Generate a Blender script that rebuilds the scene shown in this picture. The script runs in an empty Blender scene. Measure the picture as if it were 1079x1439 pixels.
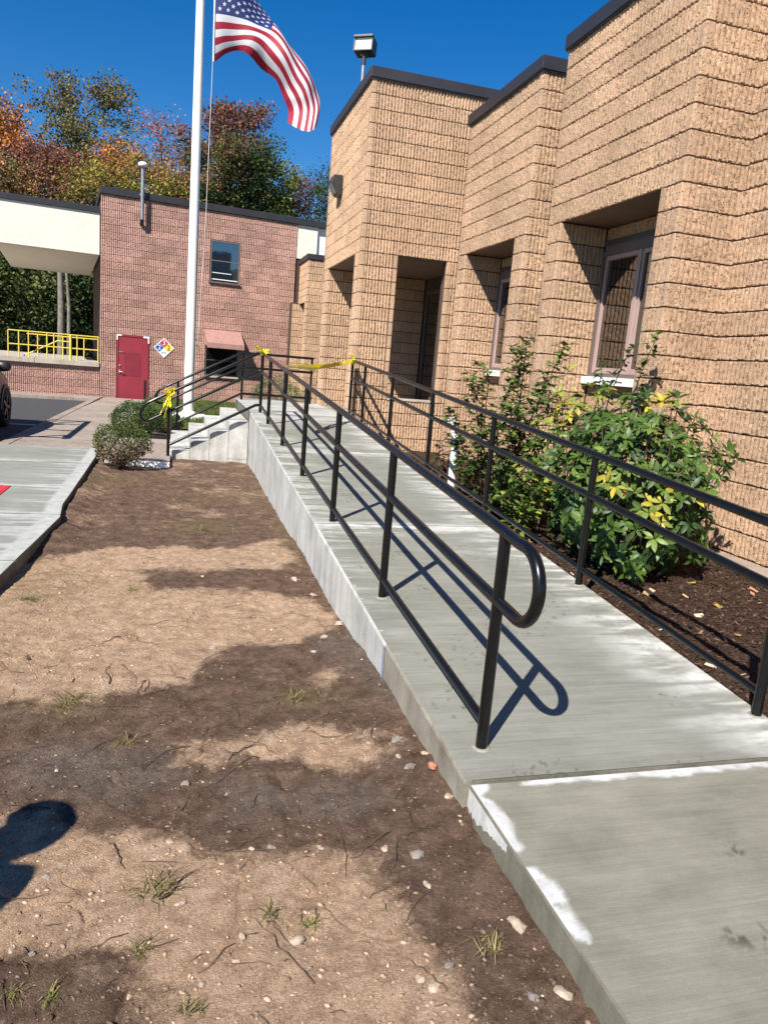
import bpy, bmesh, math, random
import numpy as np
from mathutils import Vector, Matrix

scene = bpy.context.scene
COL = scene.collection
random.seed(7)
RNG = np.random.default_rng(11)
R = math.radians

# ------------------------------------------------------------------ camera
cam = bpy.data.cameras.new('camera')
cam.sensor_fit = 'VERTICAL'
cam.sensor_height = 24.0
cam.lens = 1033.05 / 1439.0 * 24.0
cam.clip_start = 0.05
cam.clip_end = 1500
camo = bpy.data.objects.new('camera', cam)
COL.objects.link(camo)
CR = ((0.96192, -0.260996, 0.081188), (0.026277, -0.207353, -0.977913), (0.272066, 0.942807, -0.192599))
CAMZ = 1.6
M = Matrix.Identity(4)
for i in range(3):
    M[i][0] = CR[0][i]
    M[i][1] = -CR[1][i]
    M[i][2] = -CR[2][i]
M[2][3] = CAMZ
camo.matrix_world = M
scene.camera = camo

# ------------------------------------------------------------------ light
SUN = Vector((0.579, 0.657, -0.834)).normalized()      # direction the light travels
ELEV = math.asin(-SUN.z)
world = bpy.data.worlds.new('World')
scene.world = world
world.use_nodes = True
wn = world.node_tree
sky = wn.nodes.new('ShaderNodeTexSky')
sky.sky_type = 'NISHITA'
sky.sun_disc = False
sky.sun_elevation = ELEV
sky.sun_rotation = math.atan2(-SUN.x, -SUN.y)
sky.altitude = 0
sky.air_density = 1.0
sky.dust_density = 0.0
sky.ozone_density = 3.5
bg = wn.nodes['Background']
bg.inputs['Strength'].default_value = 0.070
hs_ = wn.nodes.new('ShaderNodeHueSaturation')
hs_.inputs['Saturation'].default_value = 1.42
hs_.inputs['Hue'].default_value = 0.507
wn.links.new(sky.outputs[0], hs_.inputs['Color'])
wn.links.new(hs_.outputs[0], bg.inputs[0])
sl = bpy.data.lights.new('sun', 'SUN')
sl.energy = 5.0
sl.angle = R(0.5)
sl.color = (1.0, 0.95, 0.87)
so = bpy.data.objects.new('sun', sl)
COL.objects.link(so)
so.rotation_euler = SUN.to_track_quat('-Z', 'Y').to_euler()
vs = scene.view_settings
vs.view_transform = 'Standard'
vs.look = 'None'
vs.exposure = 0.82
vs.gamma = 1
vs.use_curve_mapping = False


# ------------------------------------------------------------------ helpers
def tag(o, label=None, cat=None, group=None, kind=None):
    if label: o['label'] = label
    if cat: o['category'] = cat
    if group: o['group'] = group
    if kind: o['kind'] = kind
    return o


def thing(name, label, cat, loc=(0, 0, 0), group=None, rotz=0.0):
    o = bpy.data.objects.new(name, None)
    COL.objects.link(o)
    o.location = loc
    o.rotation_euler = (0, 0, rotz)
    return tag(o, label, cat, group)


def link(name, me, mat=None, parent=None, mw=None):
    """Link a mesh; mw is its place in the world (identity by default), kept under the parent."""
    o = bpy.data.objects.new(name, me)
    COL.objects.link(o)
    if mat is not None:
        ms = mat if isinstance(mat, (list, tuple)) else [mat]
        if not me.materials:
            for m in ms: me.materials.append(m)
    if parent is not None:
        o.parent = parent
        chain, p = Matrix.Identity(4), parent
        while p is not None:
            chain = Matrix.LocRotScale(p.location, p.rotation_euler, p.scale) @ chain if p.rotation_mode != 'QUATERNION' else Matrix.LocRotScale(p.location, p.rotation_quaternion, p.scale) @ chain
            p = p.parent
        lm = chain.inverted() @ (mw or Matrix.Identity(4))
    else:
        lm = mw or Matrix.Identity(4)
    l, q, s = lm.decompose()
    o.location = l
    o.rotation_euler = q.to_euler()
    o.scale = s
    return o


class MB:
    """Collects simple solids into one mesh."""
    def __init__(self):
        self.v, self.f, self.m, self.s, self.c = [], [], [], [], None

    def add(self, vs, fs, mi=0, smooth=False):
        b = len(self.v)
        self.v.extend(tuple(p) for p in vs)
        for f in fs:
            self.f.append(tuple(b + i for i in f)); self.m.append(mi); self.s.append(smooth)
        return self

    def box(self, x0, x1, y0, y1, z0, z1, mi=0, T=None):
        vs = [(x0, y0, z0), (x1, y0, z0), (x1, y1, z0), (x0, y1, z0), (x0, y0, z1), (x1, y0, z1), (x1, y1, z1), (x0, y1, z1)]
        if T: vs = [T(*p) for p in vs]
        return self.add(vs, [(0, 3, 2, 1), (4, 5, 6, 7), (0, 1, 5, 4), (1, 2, 6, 5), (2, 3, 7, 6), (3, 0, 4, 7)], mi)

    def prism(self, poly, z0, z1, mi=0, T=None):
        n = len(poly)
        vs = [(x, y, z0) for x, y in poly] + [(x, y, z1) for x, y in poly]
        if T: vs = [T(*p) for p in vs]
        fs = [tuple(reversed(range(n))), tuple(range(n, 2 * n))]
        fs += [(i, (i + 1) % n, n + (i + 1) % n, n + i) for i in range(n)]
        return self.add(vs, fs, mi)

    def tube(self, pts, r, n=10, mi=0, cap=True, rs=None):
        P = [Vector(p) for p in pts]
        k = len(P)
        T = []
        for i in range(k):
            a = P[min(i + 1, k - 1)] - P[max(i - 1, 0)]
            T.append(a.normalized())
        up = Vector((0, 0, 1)) if abs(T[0].z) < 0.9 else Vector((1, 0, 0))
        nrm = (up - T[0] * up.dot(T[0])).normalized()
        vs = []
        for i in range(k):
            nrm = (nrm - T[i] * nrm.dot(T[i])).normalized()
            bn = T[i].cross(nrm)
            rr = rs[i] if rs is not None else r
            for j in range(n):
                a = 2 * math.pi * j / n
                vs.append(P[i] + (nrm * math.cos(a) + bn * math.sin(a)) * rr)
        fs = []
        for i in range(k - 1):
            for j in range(n):
                a, b = i * n + j, i * n + (j + 1) % n
                fs.append((a, b, b + n, a + n))
        self.add(vs, fs, mi, True)
        if cap:
            self.add(vs[:n], [tuple(reversed(range(n)))], mi)
            self.add(vs[-n:], [tuple(range(n))], mi)
        return self

    def lathe(self, prof, c, n=20, mi=0, smooth=True):
        vs, fs = [], []
        for r, z in prof:
            for j in range(n):
                a = 2 * math.pi * j / n
                vs.append((c[0] + r * math.cos(a), c[1] + r * math.sin(a), c[2] + z))
        for i in range(len(prof) - 1):
            for j in range(n):
                a, b = i * n + j, i * n + (j + 1) % n
                fs.append((a, b, b + n, a + n))
        self.add(vs, fs, mi, smooth)
        self.add(vs[:n], [tuple(reversed(range(n)))], mi)
        self.add(vs[-n:], [tuple(range(n))], mi)
        return self

    def mesh(self, name):
        me = bpy.data.meshes.new(name)
        me.from_pydata(self.v, [], self.f)
        if self.f:
            me.polygons.foreach_set('material_index', self.m)
            me.polygons.foreach_set('use_smooth', self.s)
        me.update()
        return me

    def build(self, name, mat=None, parent=None, bevel=0.0, mw=None):
        me = self.mesh(name)
        if bevel:
            bm = bmesh.new(); bm.from_mesh(me)
            bmesh.ops.remove_doubles(bm, verts=bm.verts, dist=1e-5)
            es = [e for e in bm.edges if len(e.link_faces) == 2 and e.calc_face_angle(0) > 0.6]
            bmesh.ops.bevel(bm, geom=es, offset=bevel, segments=2, affect='EDGES', profile=0.6)
            bm.to_mesh(me); bm.free()
        return link(name, me, mat, parent, mw)


def fastmesh(name, V, F, col=None, smooth=False):
    """Mesh from numpy arrays; F (m,3) or (m,4); col per vertex rgb."""
    V = np.asarray(V, np.float32); F = np.asarray(F, np.int32)
    me = bpy.data.meshes.new(name)
    me.vertices.add(len(V)); me.vertices.foreach_set('co', V.ravel())
    k = F.shape[1]
    me.loops.add(F.size); me.loops.foreach_set('vertex_index', F.ravel())
    me.polygons.add(len(F)); me.polygons.foreach_set('loop_start', np.arange(0, F.size, k, dtype=np.int32))
    if smooth: me.polygons.foreach_set('use_smooth', np.ones(len(F), bool))
    me.update(calc_edges=True)
    if col is not None:
        a = me.color_attributes.new('Col', 'FLOAT_COLOR', 'POINT')
        c = np.ones((len(V), 4), np.float32); c[:, :3] = col
        a.data.foreach_set('color', c.ravel())
    return me


def _hash(ix, iy, seed):
    n = (ix.astype(np.int64) * 374761393 + iy.astype(np.int64) * 668265263 + seed * 982451653) & 0x7fffffff
    n = ((n ^ (n >> 13)) * 1274126177) & 0x7fffffff
    return ((n ^ (n >> 16)) & 0xffff) / 65535.0


def vnoise(x, y, seed=0):
    ix, iy = np.floor(x), np.floor(y)
    fx, fy = x - ix, y - iy
    fx = fx * fx * (3 - 2 * fx); fy = fy * fy * (3 - 2 * fy)
    a, b = _hash(ix, iy, seed), _hash(ix + 1, iy, seed)
    c, d = _hash(ix, iy + 1, seed), _hash(ix + 1, iy + 1, seed)
    return a + (b - a) * fx + (c - a) * fy + (a - b - c + d) * fx * fy


def fbm(x, y, seed=0, o=4, g=0.5):
    s, a, t = 0, 1.0, 0
    for i in range(o):
        s = s + a * vnoise(x * 2 ** i + 17.3 * i, y * 2 ** i - 9.1 * i, seed + i); t += a; a *= g
    return s / t


def polydist(px, py, poly):
    """Signed distance (inside positive) of points to a polygon."""
    inside = np.zeros(px.shape, bool); dm = np.full(px.shape, 1e9)
    n = len(poly)
    for i in range(n):
        x0, y0 = poly[i]; x1, y1 = poly[(i + 1) % n]
        dx, dy = x1 - x0, y1 - y0
        t = np.clip(((px - x0) * dx + (py - y0) * dy) / (dx * dx + dy * dy + 1e-12), 0, 1)
        dm = np.minimum(dm, np.hypot(px - x0 - t * dx, py - y0 - t * dy))
        c = ((y0 > py) != (y1 > py)) & (px < (x1 - x0) * (py - y0) / (y1 - y0 + 1e-12) + x0)
        inside ^= c
    return np.where(inside, dm, -dm)


def sstep(a, b, x):
    t = np.clip((x - a) / (b - a), 0, 1)
    return t * t * (3 - 2 * t)


def grid_sheet(name, x0, x1, y0, y1, step, zfun, attrs, mat, parent=None):
    nx, ny = max(2, int((x1 - x0) / step) + 1), max(2, int((y1 - y0) / step) + 1)
    X, Y = np.meshgrid(np.linspace(x0, x1, nx), np.linspace(y0, y1, ny))
    Z = zfun(X, Y)
    V = np.stack([X.ravel(), Y.ravel(), Z.ravel()], 1)
    i = np.arange(nx * ny).reshape(ny, nx)
    F = np.stack([i[:-1, :-1].ravel(), i[:-1, 1:].ravel(), i[1:, 1:].ravel(), i[1:, :-1].ravel()], 1)
    me = fastmesh(name, V, F, smooth=True)
    for an, fn in attrs.items():
        a = me.attributes.new(an, 'FLOAT', 'POINT')
        a.data.foreach_set('value', fn(X, Y).ravel().astype(np.float32))
    return link(name, me, mat, parent)


# ------------------------------------------------------------------ materials
class NT:
    def __init__(self, name):
        self.m = bpy.data.materials.new(name); self.m.use_nodes = True
        self.t = self.m.node_tree; self.b = self.t.nodes['Principled BSDF']
        self.out = self.t.nodes['Material Output']

    def n(self, typ, **kw):
        x = self.t.nodes.new(typ)
        for k, v in kw.items():
            if k.startswith('i_'):
                x.inputs[int(k[2:])].default_value = v
            elif k in x.inputs: x.inputs[k].default_value = v
            else: setattr(x, k, v)
        return x

    def l(self, a, b): self.t.links.new(a, b)

    def pos(self): return self.n('ShaderNodeNewGeometry').outputs['Position']

    def noise(self, scale, detail=4, rough=0.55, vec=None, stretch=None):
        x = self.n('ShaderNodeTexNoise'); x.inputs['Scale'].default_value = scale
        x.inputs['Detail'].default_value = detail; x.inputs['Roughness'].default_value = rough
        v = vec or self.pos()
        if stretch:
            mp = self.n('ShaderNodeVectorMath', operation='MULTIPLY'); mp.inputs[1].default_value = stretch
            self.l(v, mp.inputs[0]); v = mp.outputs[0]
        self.l(v, x.inputs['Vector'])
        return x.outputs['Fac']

    def ramp(self, fac, stops):
        x = self.n('ShaderNodeValToRGB'); e = x.color_ramp.elements
        while len(e) < len(stops): e.new(0.5)
        for el, (p, c) in zip(e, stops):
            el.position = p; el.color = (*c, 1) if not isinstance(c, (int, float)) else (c, c, c, 1)
        self.l(fac, x.inputs[0])
        return x.outputs[0]

    def mix(self, fac, a, b, mode='MIX'):
        x = self.n('ShaderNodeMix', data_type='RGBA', blend_type=mode)
        for s, v in ((x.inputs[0], fac), (x.inputs[6], a), (x.inputs[7], b)):
            if hasattr(v, 'is_output'): self.l(v, s)
            elif isinstance(v, (int, float)): s.default_value = v if s == x.inputs[0] else (v, v, v, 1)
            else: s.default_value = (*v, 1)
        return x.outputs[2]

    def math(self, op, a, b=0.0, c=None):
        x = self.n('ShaderNodeMath', operation=op)
        for s, v in zip(x.inputs, (a, b, c)):
            if v is None: continue
            if hasattr(v, 'is_output'): self.l(v, s)
            else: s.default_value = v
        return x.outputs[0]

    def attr(self, name):
        x = self.n('ShaderNodeAttribute'); x.attribute_name = name
        return x

    def bump(self, h, strength=0.5, dist=0.01):
        x = self.n('ShaderNodeBump'); x.inputs['Strength'].default_value = strength; x.inputs['Distance'].default_value = dist
        self.l(h, x.inputs['Height']); self.l(x.outputs[0], self.b.inputs['Normal'])

    def base(self, c):
        if hasattr(c, 'is_output'): self.l(c, self.b.inputs['Base Color'])
        else: self.b.inputs['Base Color'].default_value = (*c, 1)

    def set(self, **kw):
        for k, v in kw.items(): self.b.inputs[k.replace('_', ' ')].default_value = v
        return self


def plain(name, c, rough=0.5, metal=0.0, var=0.12, scale=6.0, bump=0.0, bscale=120, spec=None, coat=0.0):
    t = NT(name)
    f = t.noise(scale, 5)
    lo = tuple(x * (1 - var) for x in c); hi = tuple(min(1, x * (1 + var)) for x in c)
    t.base(t.ramp(f, [(0.3, lo), (0.7, hi)]))
    t.set(Roughness=rough, Metallic=metal)
    if spec is not None: t.b.inputs['Specular IOR Level'].default_value = spec
    if coat: t.b.inputs['Coat Weight'].default_value = coat * .3; t.b.inputs['Coat Roughness'].default_value = 0.08
    if bump: t.bump(t.noise(bscale, 3), bump, 0.004)
    return t.m


def block_mat(name, dark, mid, light, fleck, big=0.10):
    t = NT(name)
    gp = t.n('ShaderNodeNewGeometry')
    pos = gp.outputs['Position']
    f = t.noise(75, 5, 0.7, pos)
    c = t.ramp(f, [(0.30, dark), (0.47, mid), (0.66, light)])
    vo = t.n('ShaderNodeTexVoronoi'); vo.inputs['Scale'].default_value = 50; t.l(pos, vo.inputs['Vector'])
    sp = t.ramp(vo.outputs['Distance'], [(0.14, 1.0), (0.36, 0.0)])
    rndc = t.math('GREATER_THAN', vo.outputs['Color'], 0.5)
    sp = t.math('MULTIPLY', sp, rndc)
    sp = t.math('MULTIPLY', sp, 0.75)
    c = t.mix(sp, c, fleck)
    vo2 = t.n('ShaderNodeTexVoronoi'); vo2.inputs['Scale'].default_value = 44
    off = t.n('ShaderNodeVectorMath', operation='ADD'); off.inputs[1].default_value = (3.1, 7.7, 1.3)
    t.l(pos, off.inputs[0]); t.l(off.outputs[0], vo2.inputs['Vector'])
    sd = t.ramp(vo2.outputs['Distance'], [(0.16, 1.0), (0.38, 0.0)])
    sd = t.math('MULTIPLY', sd, t.math('GREATER_THAN', vo2.outputs['Color'], 0.6))
    c = t.mix(t.math('MULTIPLY', sd, 0.65), c, tuple(x * 0.42 for x in dark))
    oi = t.n('ShaderNodeObjectInfo')
    rr = t.math('FRACT', t.math('ADD', oi.outputs['Random'], gp.outputs['Random Per Island']), 0)
    k = t.math('MULTIPLY_ADD', rr, 2 * big, 1 - big)
    stain = t.ramp(t.noise(1.3, 4, 0.6, pos), [(0.35, 0.86), (0.65, 1.06)])
    cc = t.mix(1.0, c, stain, 'MULTIPLY')
    x = t.n('ShaderNodeVectorMath', operation='SCALE'); t.l(cc, x.inputs[0]); t.l(k, x.inputs['Scale'])
    t.base(x.outputs[0])
    t.set(Roughness=0.95)
    t.b.inputs['Specular IOR Level'].default_value = 0.15
    h = t.math('ADD', t.noise(46, 5, 0.78, pos), t.math('MULTIPLY', sd, -0.5))
    t.bump(h, 1.0, 0.019)
    return t.m


MAT = {}
MAT['tan_block'] = block_mat('tan_split_block', (0.28, 0.165, 0.10), (0.525, 0.340, 0.216), (0.62, 0.435, 0.295), (0.71, 0.575, 0.44))
MAT['pink_block'] = block_mat('pink_split_block', (0.29, 0.158, 0.122), (0.47, 0.278, 0.222), (0.55, 0.35, 0.285), (0.56, 0.39, 0.32), 0.15)
MAT['mortar'] = plain('mortar_joint', (0.075, 0.046, 0.030), 0.95, var=0.25, scale=20, bump=0.4)
MAT['mortar_pink'] = plain('mortar_pinkish', (0.075, 0.040, 0.032), 0.95, var=0.25, scale=20, bump=0.4)
MAT['cap'] = plain('dark_roof_metal', (0.028, 0.026, 0.030), 0.42, var=0.15, scale=2, bump=0.05, bscale=4)
MAT['soffit'] = plain('soffit_panel', (0.17, 0.115, 0.075), 0.8, var=0.12, scale=3, bump=0.2)
MAT['cream'] = plain('cream_stucco', (0.70, 0.65, 0.56), 0.85, var=0.04, scale=2.2, bump=0.25, bscale=90)
MAT['rail'] = plain('black_powder_coat', (0.0045, 0.0045, 0.005), 0.27, var=0.2, scale=30, spec=0.38)
MAT['grout'] = plain('post_grout', (0.25, 0.23, 0.19), 0.9, var=0.2, scale=60, bump=0.4)
MAT['yellow'] = plain('yellow_paint', (0.68, 0.52, 0.08), 0.5, var=0.12, scale=14)
MAT['tape'] = plain('yellow_tape', (0.72, 0.60, 0.02), 0.4, var=0.10, scale=30)
MAT['white_paint'] = plain('white_gloss_paint', (0.82, 0.81, 0.76), 0.32, var=0.03, scale=3)
MAT['white_sill'] = plain('white_sill_stone', (0.80, 0.79, 0.75), 0.7, var=0.05, scale=20, bump=0.1)
MAT['red_door'] = plain('maroon_door_paint', (0.27, 0.030, 0.045), 0.42, var=0.08, scale=3)
MAT['red_door_panel'] = plain('maroon_panel_paint', (0.205, 0.022, 0.036), 0.48, var=0.08, scale=3)
MAT['door_frame'] = plain('door_frame_paint', (0.42, 0.26, 0.24), 0.5, var=0.08)
MAT['steel'] = plain('brushed_steel', (0.60, 0.60, 0.60), 0.3, 0.9, var=0.1, scale=40)
MAT['galv'] = plain('galvanised_steel', (0.30, 0.31, 0.32), 0.45, 0.6, var=0.15, scale=12)
MAT['pink_frame'] = plain('pinkish_window_frame', (0.40, 0.28, 0.25), 0.5, var=0.06)
MAT['grey_frame'] = plain('weathered_outer_frame', (0.13, 0.10, 0.09), 0.6, var=0.1)
MAT['bronze_frame'] = plain('dark_bronze_frame', (0.075, 0.06, 0.055), 0.45, var=0.1)
MAT['awning'] = plain('rosy_awning_fabric', (0.34, 0.185, 0.155), 0.85, var=0.12, scale=8)
MAT['lamp_body'] = plain('bronze_lamp_body', (0.035, 0.030, 0.028), 0.45, var=0.15)
MAT['trunk'] = plain('bark', (0.095, 0.075, 0.058), 0.95, var=0.35, scale=9, bump=0.6, bscale=40)
MAT['pale_trunk'] = plain('pale_bark', (0.17, 0.155, 0.13), 0.95, var=0.35, scale=5, bump=0.6, bscale=30)
MAT['twig'] = plain('dry_twig', (0.085, 0.055, 0.036), 0.95, var=0.4, scale=30)
MAT['stem'] = plain('shrub_stem', (0.10, 0.07, 0.045), 0.9, var=0.3, scale=30)
MAT['tyre'] = plain('tyre_rubber', (0.018, 0.018, 0.018), 0.85, var=0.2, scale=20)
MAT['black_plastic'] = plain('black_plastic', (0.016, 0.016, 0.017), 0.45, var=0.2, scale=20)
MAT['rim'] = plain('alloy_rim', (0.09, 0.09, 0.09), 0.4, 0.3, var=0.1)
MAT['car_paint'] = plain('bronze_car_paint', (0.15, 0.14, 0.13), 0.4, 0.15, var=0.04, scale=2, coat=0.8)
MAT['lamp_red'] = plain('red_lens', (0.35, 0.01, 0.012), 0.2, var=0.1)
MAT['asphalt'] = plain('asphalt', (0.045, 0.046, 0.050), 0.92, var=0.30, scale=50, bump=0.5, bscale=200)
MAT['line_paint'] = plain('road_line_paint', (0.60, 0.60, 0.57), 0.8, var=0.15, scale=20)
MAT['red_mat'] = plain('red_warning_mat', (0.52, 0.022, 0.028), 0.6, var=0.1, scale=20)
MAT['stone_pale'] = plain('pale_stone', (0.37, 0.285, 0.21), 0.9, var=0.25, scale=40, bump=0.4)
MAT['stone_grey'] = plain('grey_stone', (0.21, 0.175, 0.15), 0.9, var=0.25, scale=40, bump=0.4)
MAT['brick_chip'] = plain('red_chip', (0.40, 0.16, 0.10), 0.9, var=0.2, scale=40, bump=0.4)
MAT['ground'] = plain('far_ground', (0.07, 0.062, 0.045), 0.97, var=0.3, scale=0.6, bump=0.4, bscale=8)
MAT['sky_white'] = plain('lamp_diffuser', (0.80, 0.80, 0.78), 0.35, var=0.04, scale=40)


def glass_dark(name, c, rough=0.03, spec=0.8):
    t = NT(name); t.base(c); t.set(Roughness=rough); t.b.inputs['Specular IOR Level'].default_value = spec
    t.b.inputs['IOR'].default_value = 1.9; t.b.inputs['Coat Weight'].default_value = 0.6; t.b.inputs['Coat Roughness'].default_value = 0.02
    t.bump(t.noise(1.6, 2), 0.12, 0.02)
    return t.m


MAT['glass'] = glass_dark('window_glass', (0.006, 0.006, 0.007))
MAT['glass_blue'] = glass_dark('upper_window_glass', (0.012, 0.022, 0.036), 0.04, 1.0)
MAT['car_glass'] = glass_dark('tinted_car_glass', (0.008, 0.010, 0.012), 0.03, 0.6)


def leaf_mat(name, rough=0.45, trans=0.28, spec=0.35):
    t = NT(name)
    a = t.attr('Col').outputs['Color']
    gp = t.n('ShaderNodeNewGeometry')
    oi = t.n('ShaderNodeObjectInfo')
    rr = t.math('FRACT', t.math('ADD', oi.outputs['Random'], gp.outputs['Random Per Island']), 0)
    k = t.math('MULTIPLY_ADD', rr, 0.5, 0.75)
    x = t.n('ShaderNodeVectorMath', operation='SCALE'); t.l(a, x.inputs[0]); t.l(k, x.inputs['Scale'])
    t.base(x.outputs[0]); t.set(Roughness=rough); t.b.inputs['Specular IOR Level'].default_value = spec
    tr = t.n('ShaderNodeBsdfTranslucent'); t.l(x.outputs[0], tr.inputs[0])
    mx = t.n('ShaderNodeMixShader'); mx.inputs[0].default_value = trans
    t.l(t.b.outputs[0], mx.inputs[1]); t.l(tr.outputs[0], mx.inputs[2]); t.l(mx.outputs[0], t.out.inputs[0])
    return t.m


MAT['leaf'] = leaf_mat('broad_leaf')
MAT['tree_leaf'] = leaf_mat('tree_leaf', 0.7, 0.30, 0.2)
MAT['grass'] = leaf_mat('grass_blade', 0.7, 0.3, 0.2)


def concrete_mat(name, wet, mid, white, streak=(3.0, 26.0, 26.0)):
    t = NT(name)
    f = t.noise(1.0, 5, 0.6, stretch=streak)
    g = t.noise(2.2, 6, 0.65)
    fg = t.math('ADD', t.math('MULTIPLY', f, 0.45), t.math('MULTIPLY', g, 0.55))
    c = t.ramp(fg, [(0.36, wet), (0.62, mid)])
    c = t.mix(1.0, c, t.ramp(t.noise(1.0, 3, 0.7, stretch=(2.5, 75, 75)), [(0.3, 0.90), (0.7, 1.08)]), 'MULTIPLY')
    fine = t.ramp(t.noise(190, 3, 0.7), [(0.25, 0.86), (0.75, 1.10)])
    c = t.mix(1.0, c, fine, 'MULTIPLY')
    w = t.attr('white').outputs['Fac']
    dk = t.attr('dark').outputs['Fac']
    wn = t.noise(9, 5, 0.7)
    wt = t.math('MULTIPLY', w, t.ramp(wn, [(0.30, 0.40), (0.60, 0.97)]))
    c = t.mix(wt, c, white)
    c = t.mix(dk, c, tuple(x * 0.35 for x in wet))
    t.base(c)
    t.set(Roughness=0.88); t.b.inputs['Specular IOR Level'].default_value = 0.25
    h = t.math('ADD', t.noise(1.0, 3, 0.6, stretch=(5, 150, 150)), t.math('MULTIPLY', t.noise(120, 4, 0.7), 0.6))
    t.bump(h, 0.30, 0.004)
    return t.m


MAT['ramp_top'] = concrete_mat('fresh_ramp_concrete', (0.178, 0.176, 0.146), (0.240, 0.238, 0.204), (0.56, 0.555, 0.53))
MAT['slab_top'] = concrete_mat('fresh_slab_concrete', (0.165, 0.158, 0.122), (0.250, 0.238, 0.192), (0.56, 0.56, 0.555), (4, 9, 9))
MAT['walk_new'] = concrete_mat('new_walk_concrete', (0.195, 0.198, 0.168), (0.265, 0.268, 0.235), (0.52, 0.52, 0.50))


def wall_conc(name, lo, hi, scale=2.0):
    t = NT(name)
    g = t.noise(scale, 6, 0.68)
    v = t.noise(4.0, 6, 0.7, stretch=(2.2, 2.2, 0.35))
    fg = t.math('ADD', t.math('MULTIPLY', g, 0.5), t.math('MULTIPLY', v, 0.5))
    c = t.ramp(fg, [(0.34, lo), (0.60, hi)])
    pits = t.ramp(t.noise(70, 3, 0.7), [(0.30, 0.72), (0.42, 1.0)])
    t.base(t.mix(1.0, c, pits, 'MULTIPLY'))
    t.set(Roughness=0.92); t.b.inputs['Specular IOR Level'].default_value = 0.2
    t.bump(t.math('ADD', t.noise(70, 4, 0.7), t.noise(8, 4, 0.6)), 0.35, 0.008)
    return t.m


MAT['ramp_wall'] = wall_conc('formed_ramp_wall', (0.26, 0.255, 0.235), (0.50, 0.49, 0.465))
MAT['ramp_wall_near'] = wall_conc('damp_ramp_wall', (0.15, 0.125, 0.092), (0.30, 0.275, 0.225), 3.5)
MAT['step_conc'] = wall_conc('patchy_step_concrete', (0.25, 0.24, 0.205), (0.55, 0.54, 0.51), 2.6)
MAT['walk_old'] = wall_conc('old_walk_concrete', (0.20, 0.155, 0.125), (0.34, 0.285, 0.24), 1.2)
MAT['dock_conc'] = wall_conc('dock_edge_concrete', (0.30, 0.26, 0.21), (0.46, 0.41, 0.34), 1.5)
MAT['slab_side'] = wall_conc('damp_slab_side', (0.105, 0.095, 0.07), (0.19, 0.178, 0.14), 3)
MAT['blue_mark'] = plain('blue_chalk_mark', (0.22, 0.26, 0.36), 0.9, var=0.3, scale=60)


def dirt_mat():
    t = NT('bare_dirt')
    dry = t.attr('dry').outputs['Fac']; gry = t.attr('gray').outputs['Fac']; grs = t.attr('mossy').outputs['Fac']
    n1 = t.noise(7, 6, 0.7); n2 = t.noise(45, 5, 0.75); n3 = t.noise(260, 3, 0.7)
    wet = t.ramp(n1, [(0.28, (0.118, 0.071, 0.047)), (0.52, (0.20, 0.128, 0.089)), (0.75, (0.30, 0.20, 0.143))])
    sand = t.ramp(n1, [(0.26, (0.46, 0.295, 0.185)), (0.52, (0.62, 0.42, 0.275)), (0.75, (0.70, 0.51, 0.355))])
    m = t.math('ADD', dry, t.math('MULTIPLY', t.math('SUBTRACT', n2, 0.5), 0.95))
    m = t.math('ADD', m, t.math('MULTIPLY', t.math('SUBTRACT', n1, 0.5), 0.35))
    m = t.ramp(m, [(0.22, 0.0), (0.76, 1.0)])
    c = t.mix(m, wet, sand)
    c = t.mix(t.math('MULTIPLY', gry, t.ramp(n2, [(0.36, 0.0), (0.66, 0.65)])), c, (0.23, 0.215, 0.19))
    c = t.mix(t.math('MULTIPLY', grs, t.ramp(n2, [(0.42, 0.0), (0.62, 0.75)])), c, (0.22, 0.18, 0.07))
    spk = t.ramp(n3, [(0.26, 0.36), (0.5, 1.0), (0.76, 1.5)])
    c = t.mix(1.0, c, spk, 'MULTIPLY')
    c = t.mix(1.0, c, t.ramp(t.noise(95, 4, 0.75), [(0.30, 0.45), (0.44, 1.0), (0.70, 1.12)]), 'MULTIPLY')
    c = t.mix(1.0, c, t.ramp(t.noise(14, 6, 0.7), [(0.32, 0.78), (0.6, 1.08)]), 'MULTIPLY')
    vo = t.n('ShaderNodeTexVoronoi'); vo.inputs['Scale'].default_value = 75; t.l(t.pos(), vo.inputs['Vector'])
    pb = t.math('MULTIPLY', t.ramp(vo.outputs['Distance'], [(0.12, 1.0), (0.2, 0.0)]), t.math('GREATER_THAN', vo.outputs['Color'], 0.72))
    c = t.mix(t.math('MULTIPLY', pb, 0.55), c, (0.50, 0.42, 0.34))
    t.base(c); t.set(Roughness=0.97); t.b.inputs['Specular IOR Level'].default_value = 0.12
    h = t.math('ADD', t.math('MULTIPLY', t.noise(34, 7, 0.8), 1.0), t.math('MULTIPLY', t.noise(210, 4, 0.8), 0.5))
    t.bump(h, 1.0, 0.034)
    return t.m


MAT['dirt'] = dirt_mat()


def mulch_mat():
    t = NT('dark_mulch')
    n = t.noise(60, 6, 0.8); n1 = t.noise(6, 4, 0.6)
    c = t.ramp(n, [(0.32, (0.030, 0.018, 0.012)), (0.55, (0.085, 0.050, 0.034)), (0.74, (0.20, 0.135, 0.095))])
    t.base(t.mix(1.0, c, t.ramp(n1, [(0.3, 0.7), (0.7, 1.2)]), 'MULTIPLY')); t.set(Roughness=0.97)
    t.b.inputs['Specular IOR Level'].default_value = 0.12
    t.bump(n, 1.0, 0.03)
    return t.m


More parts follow.
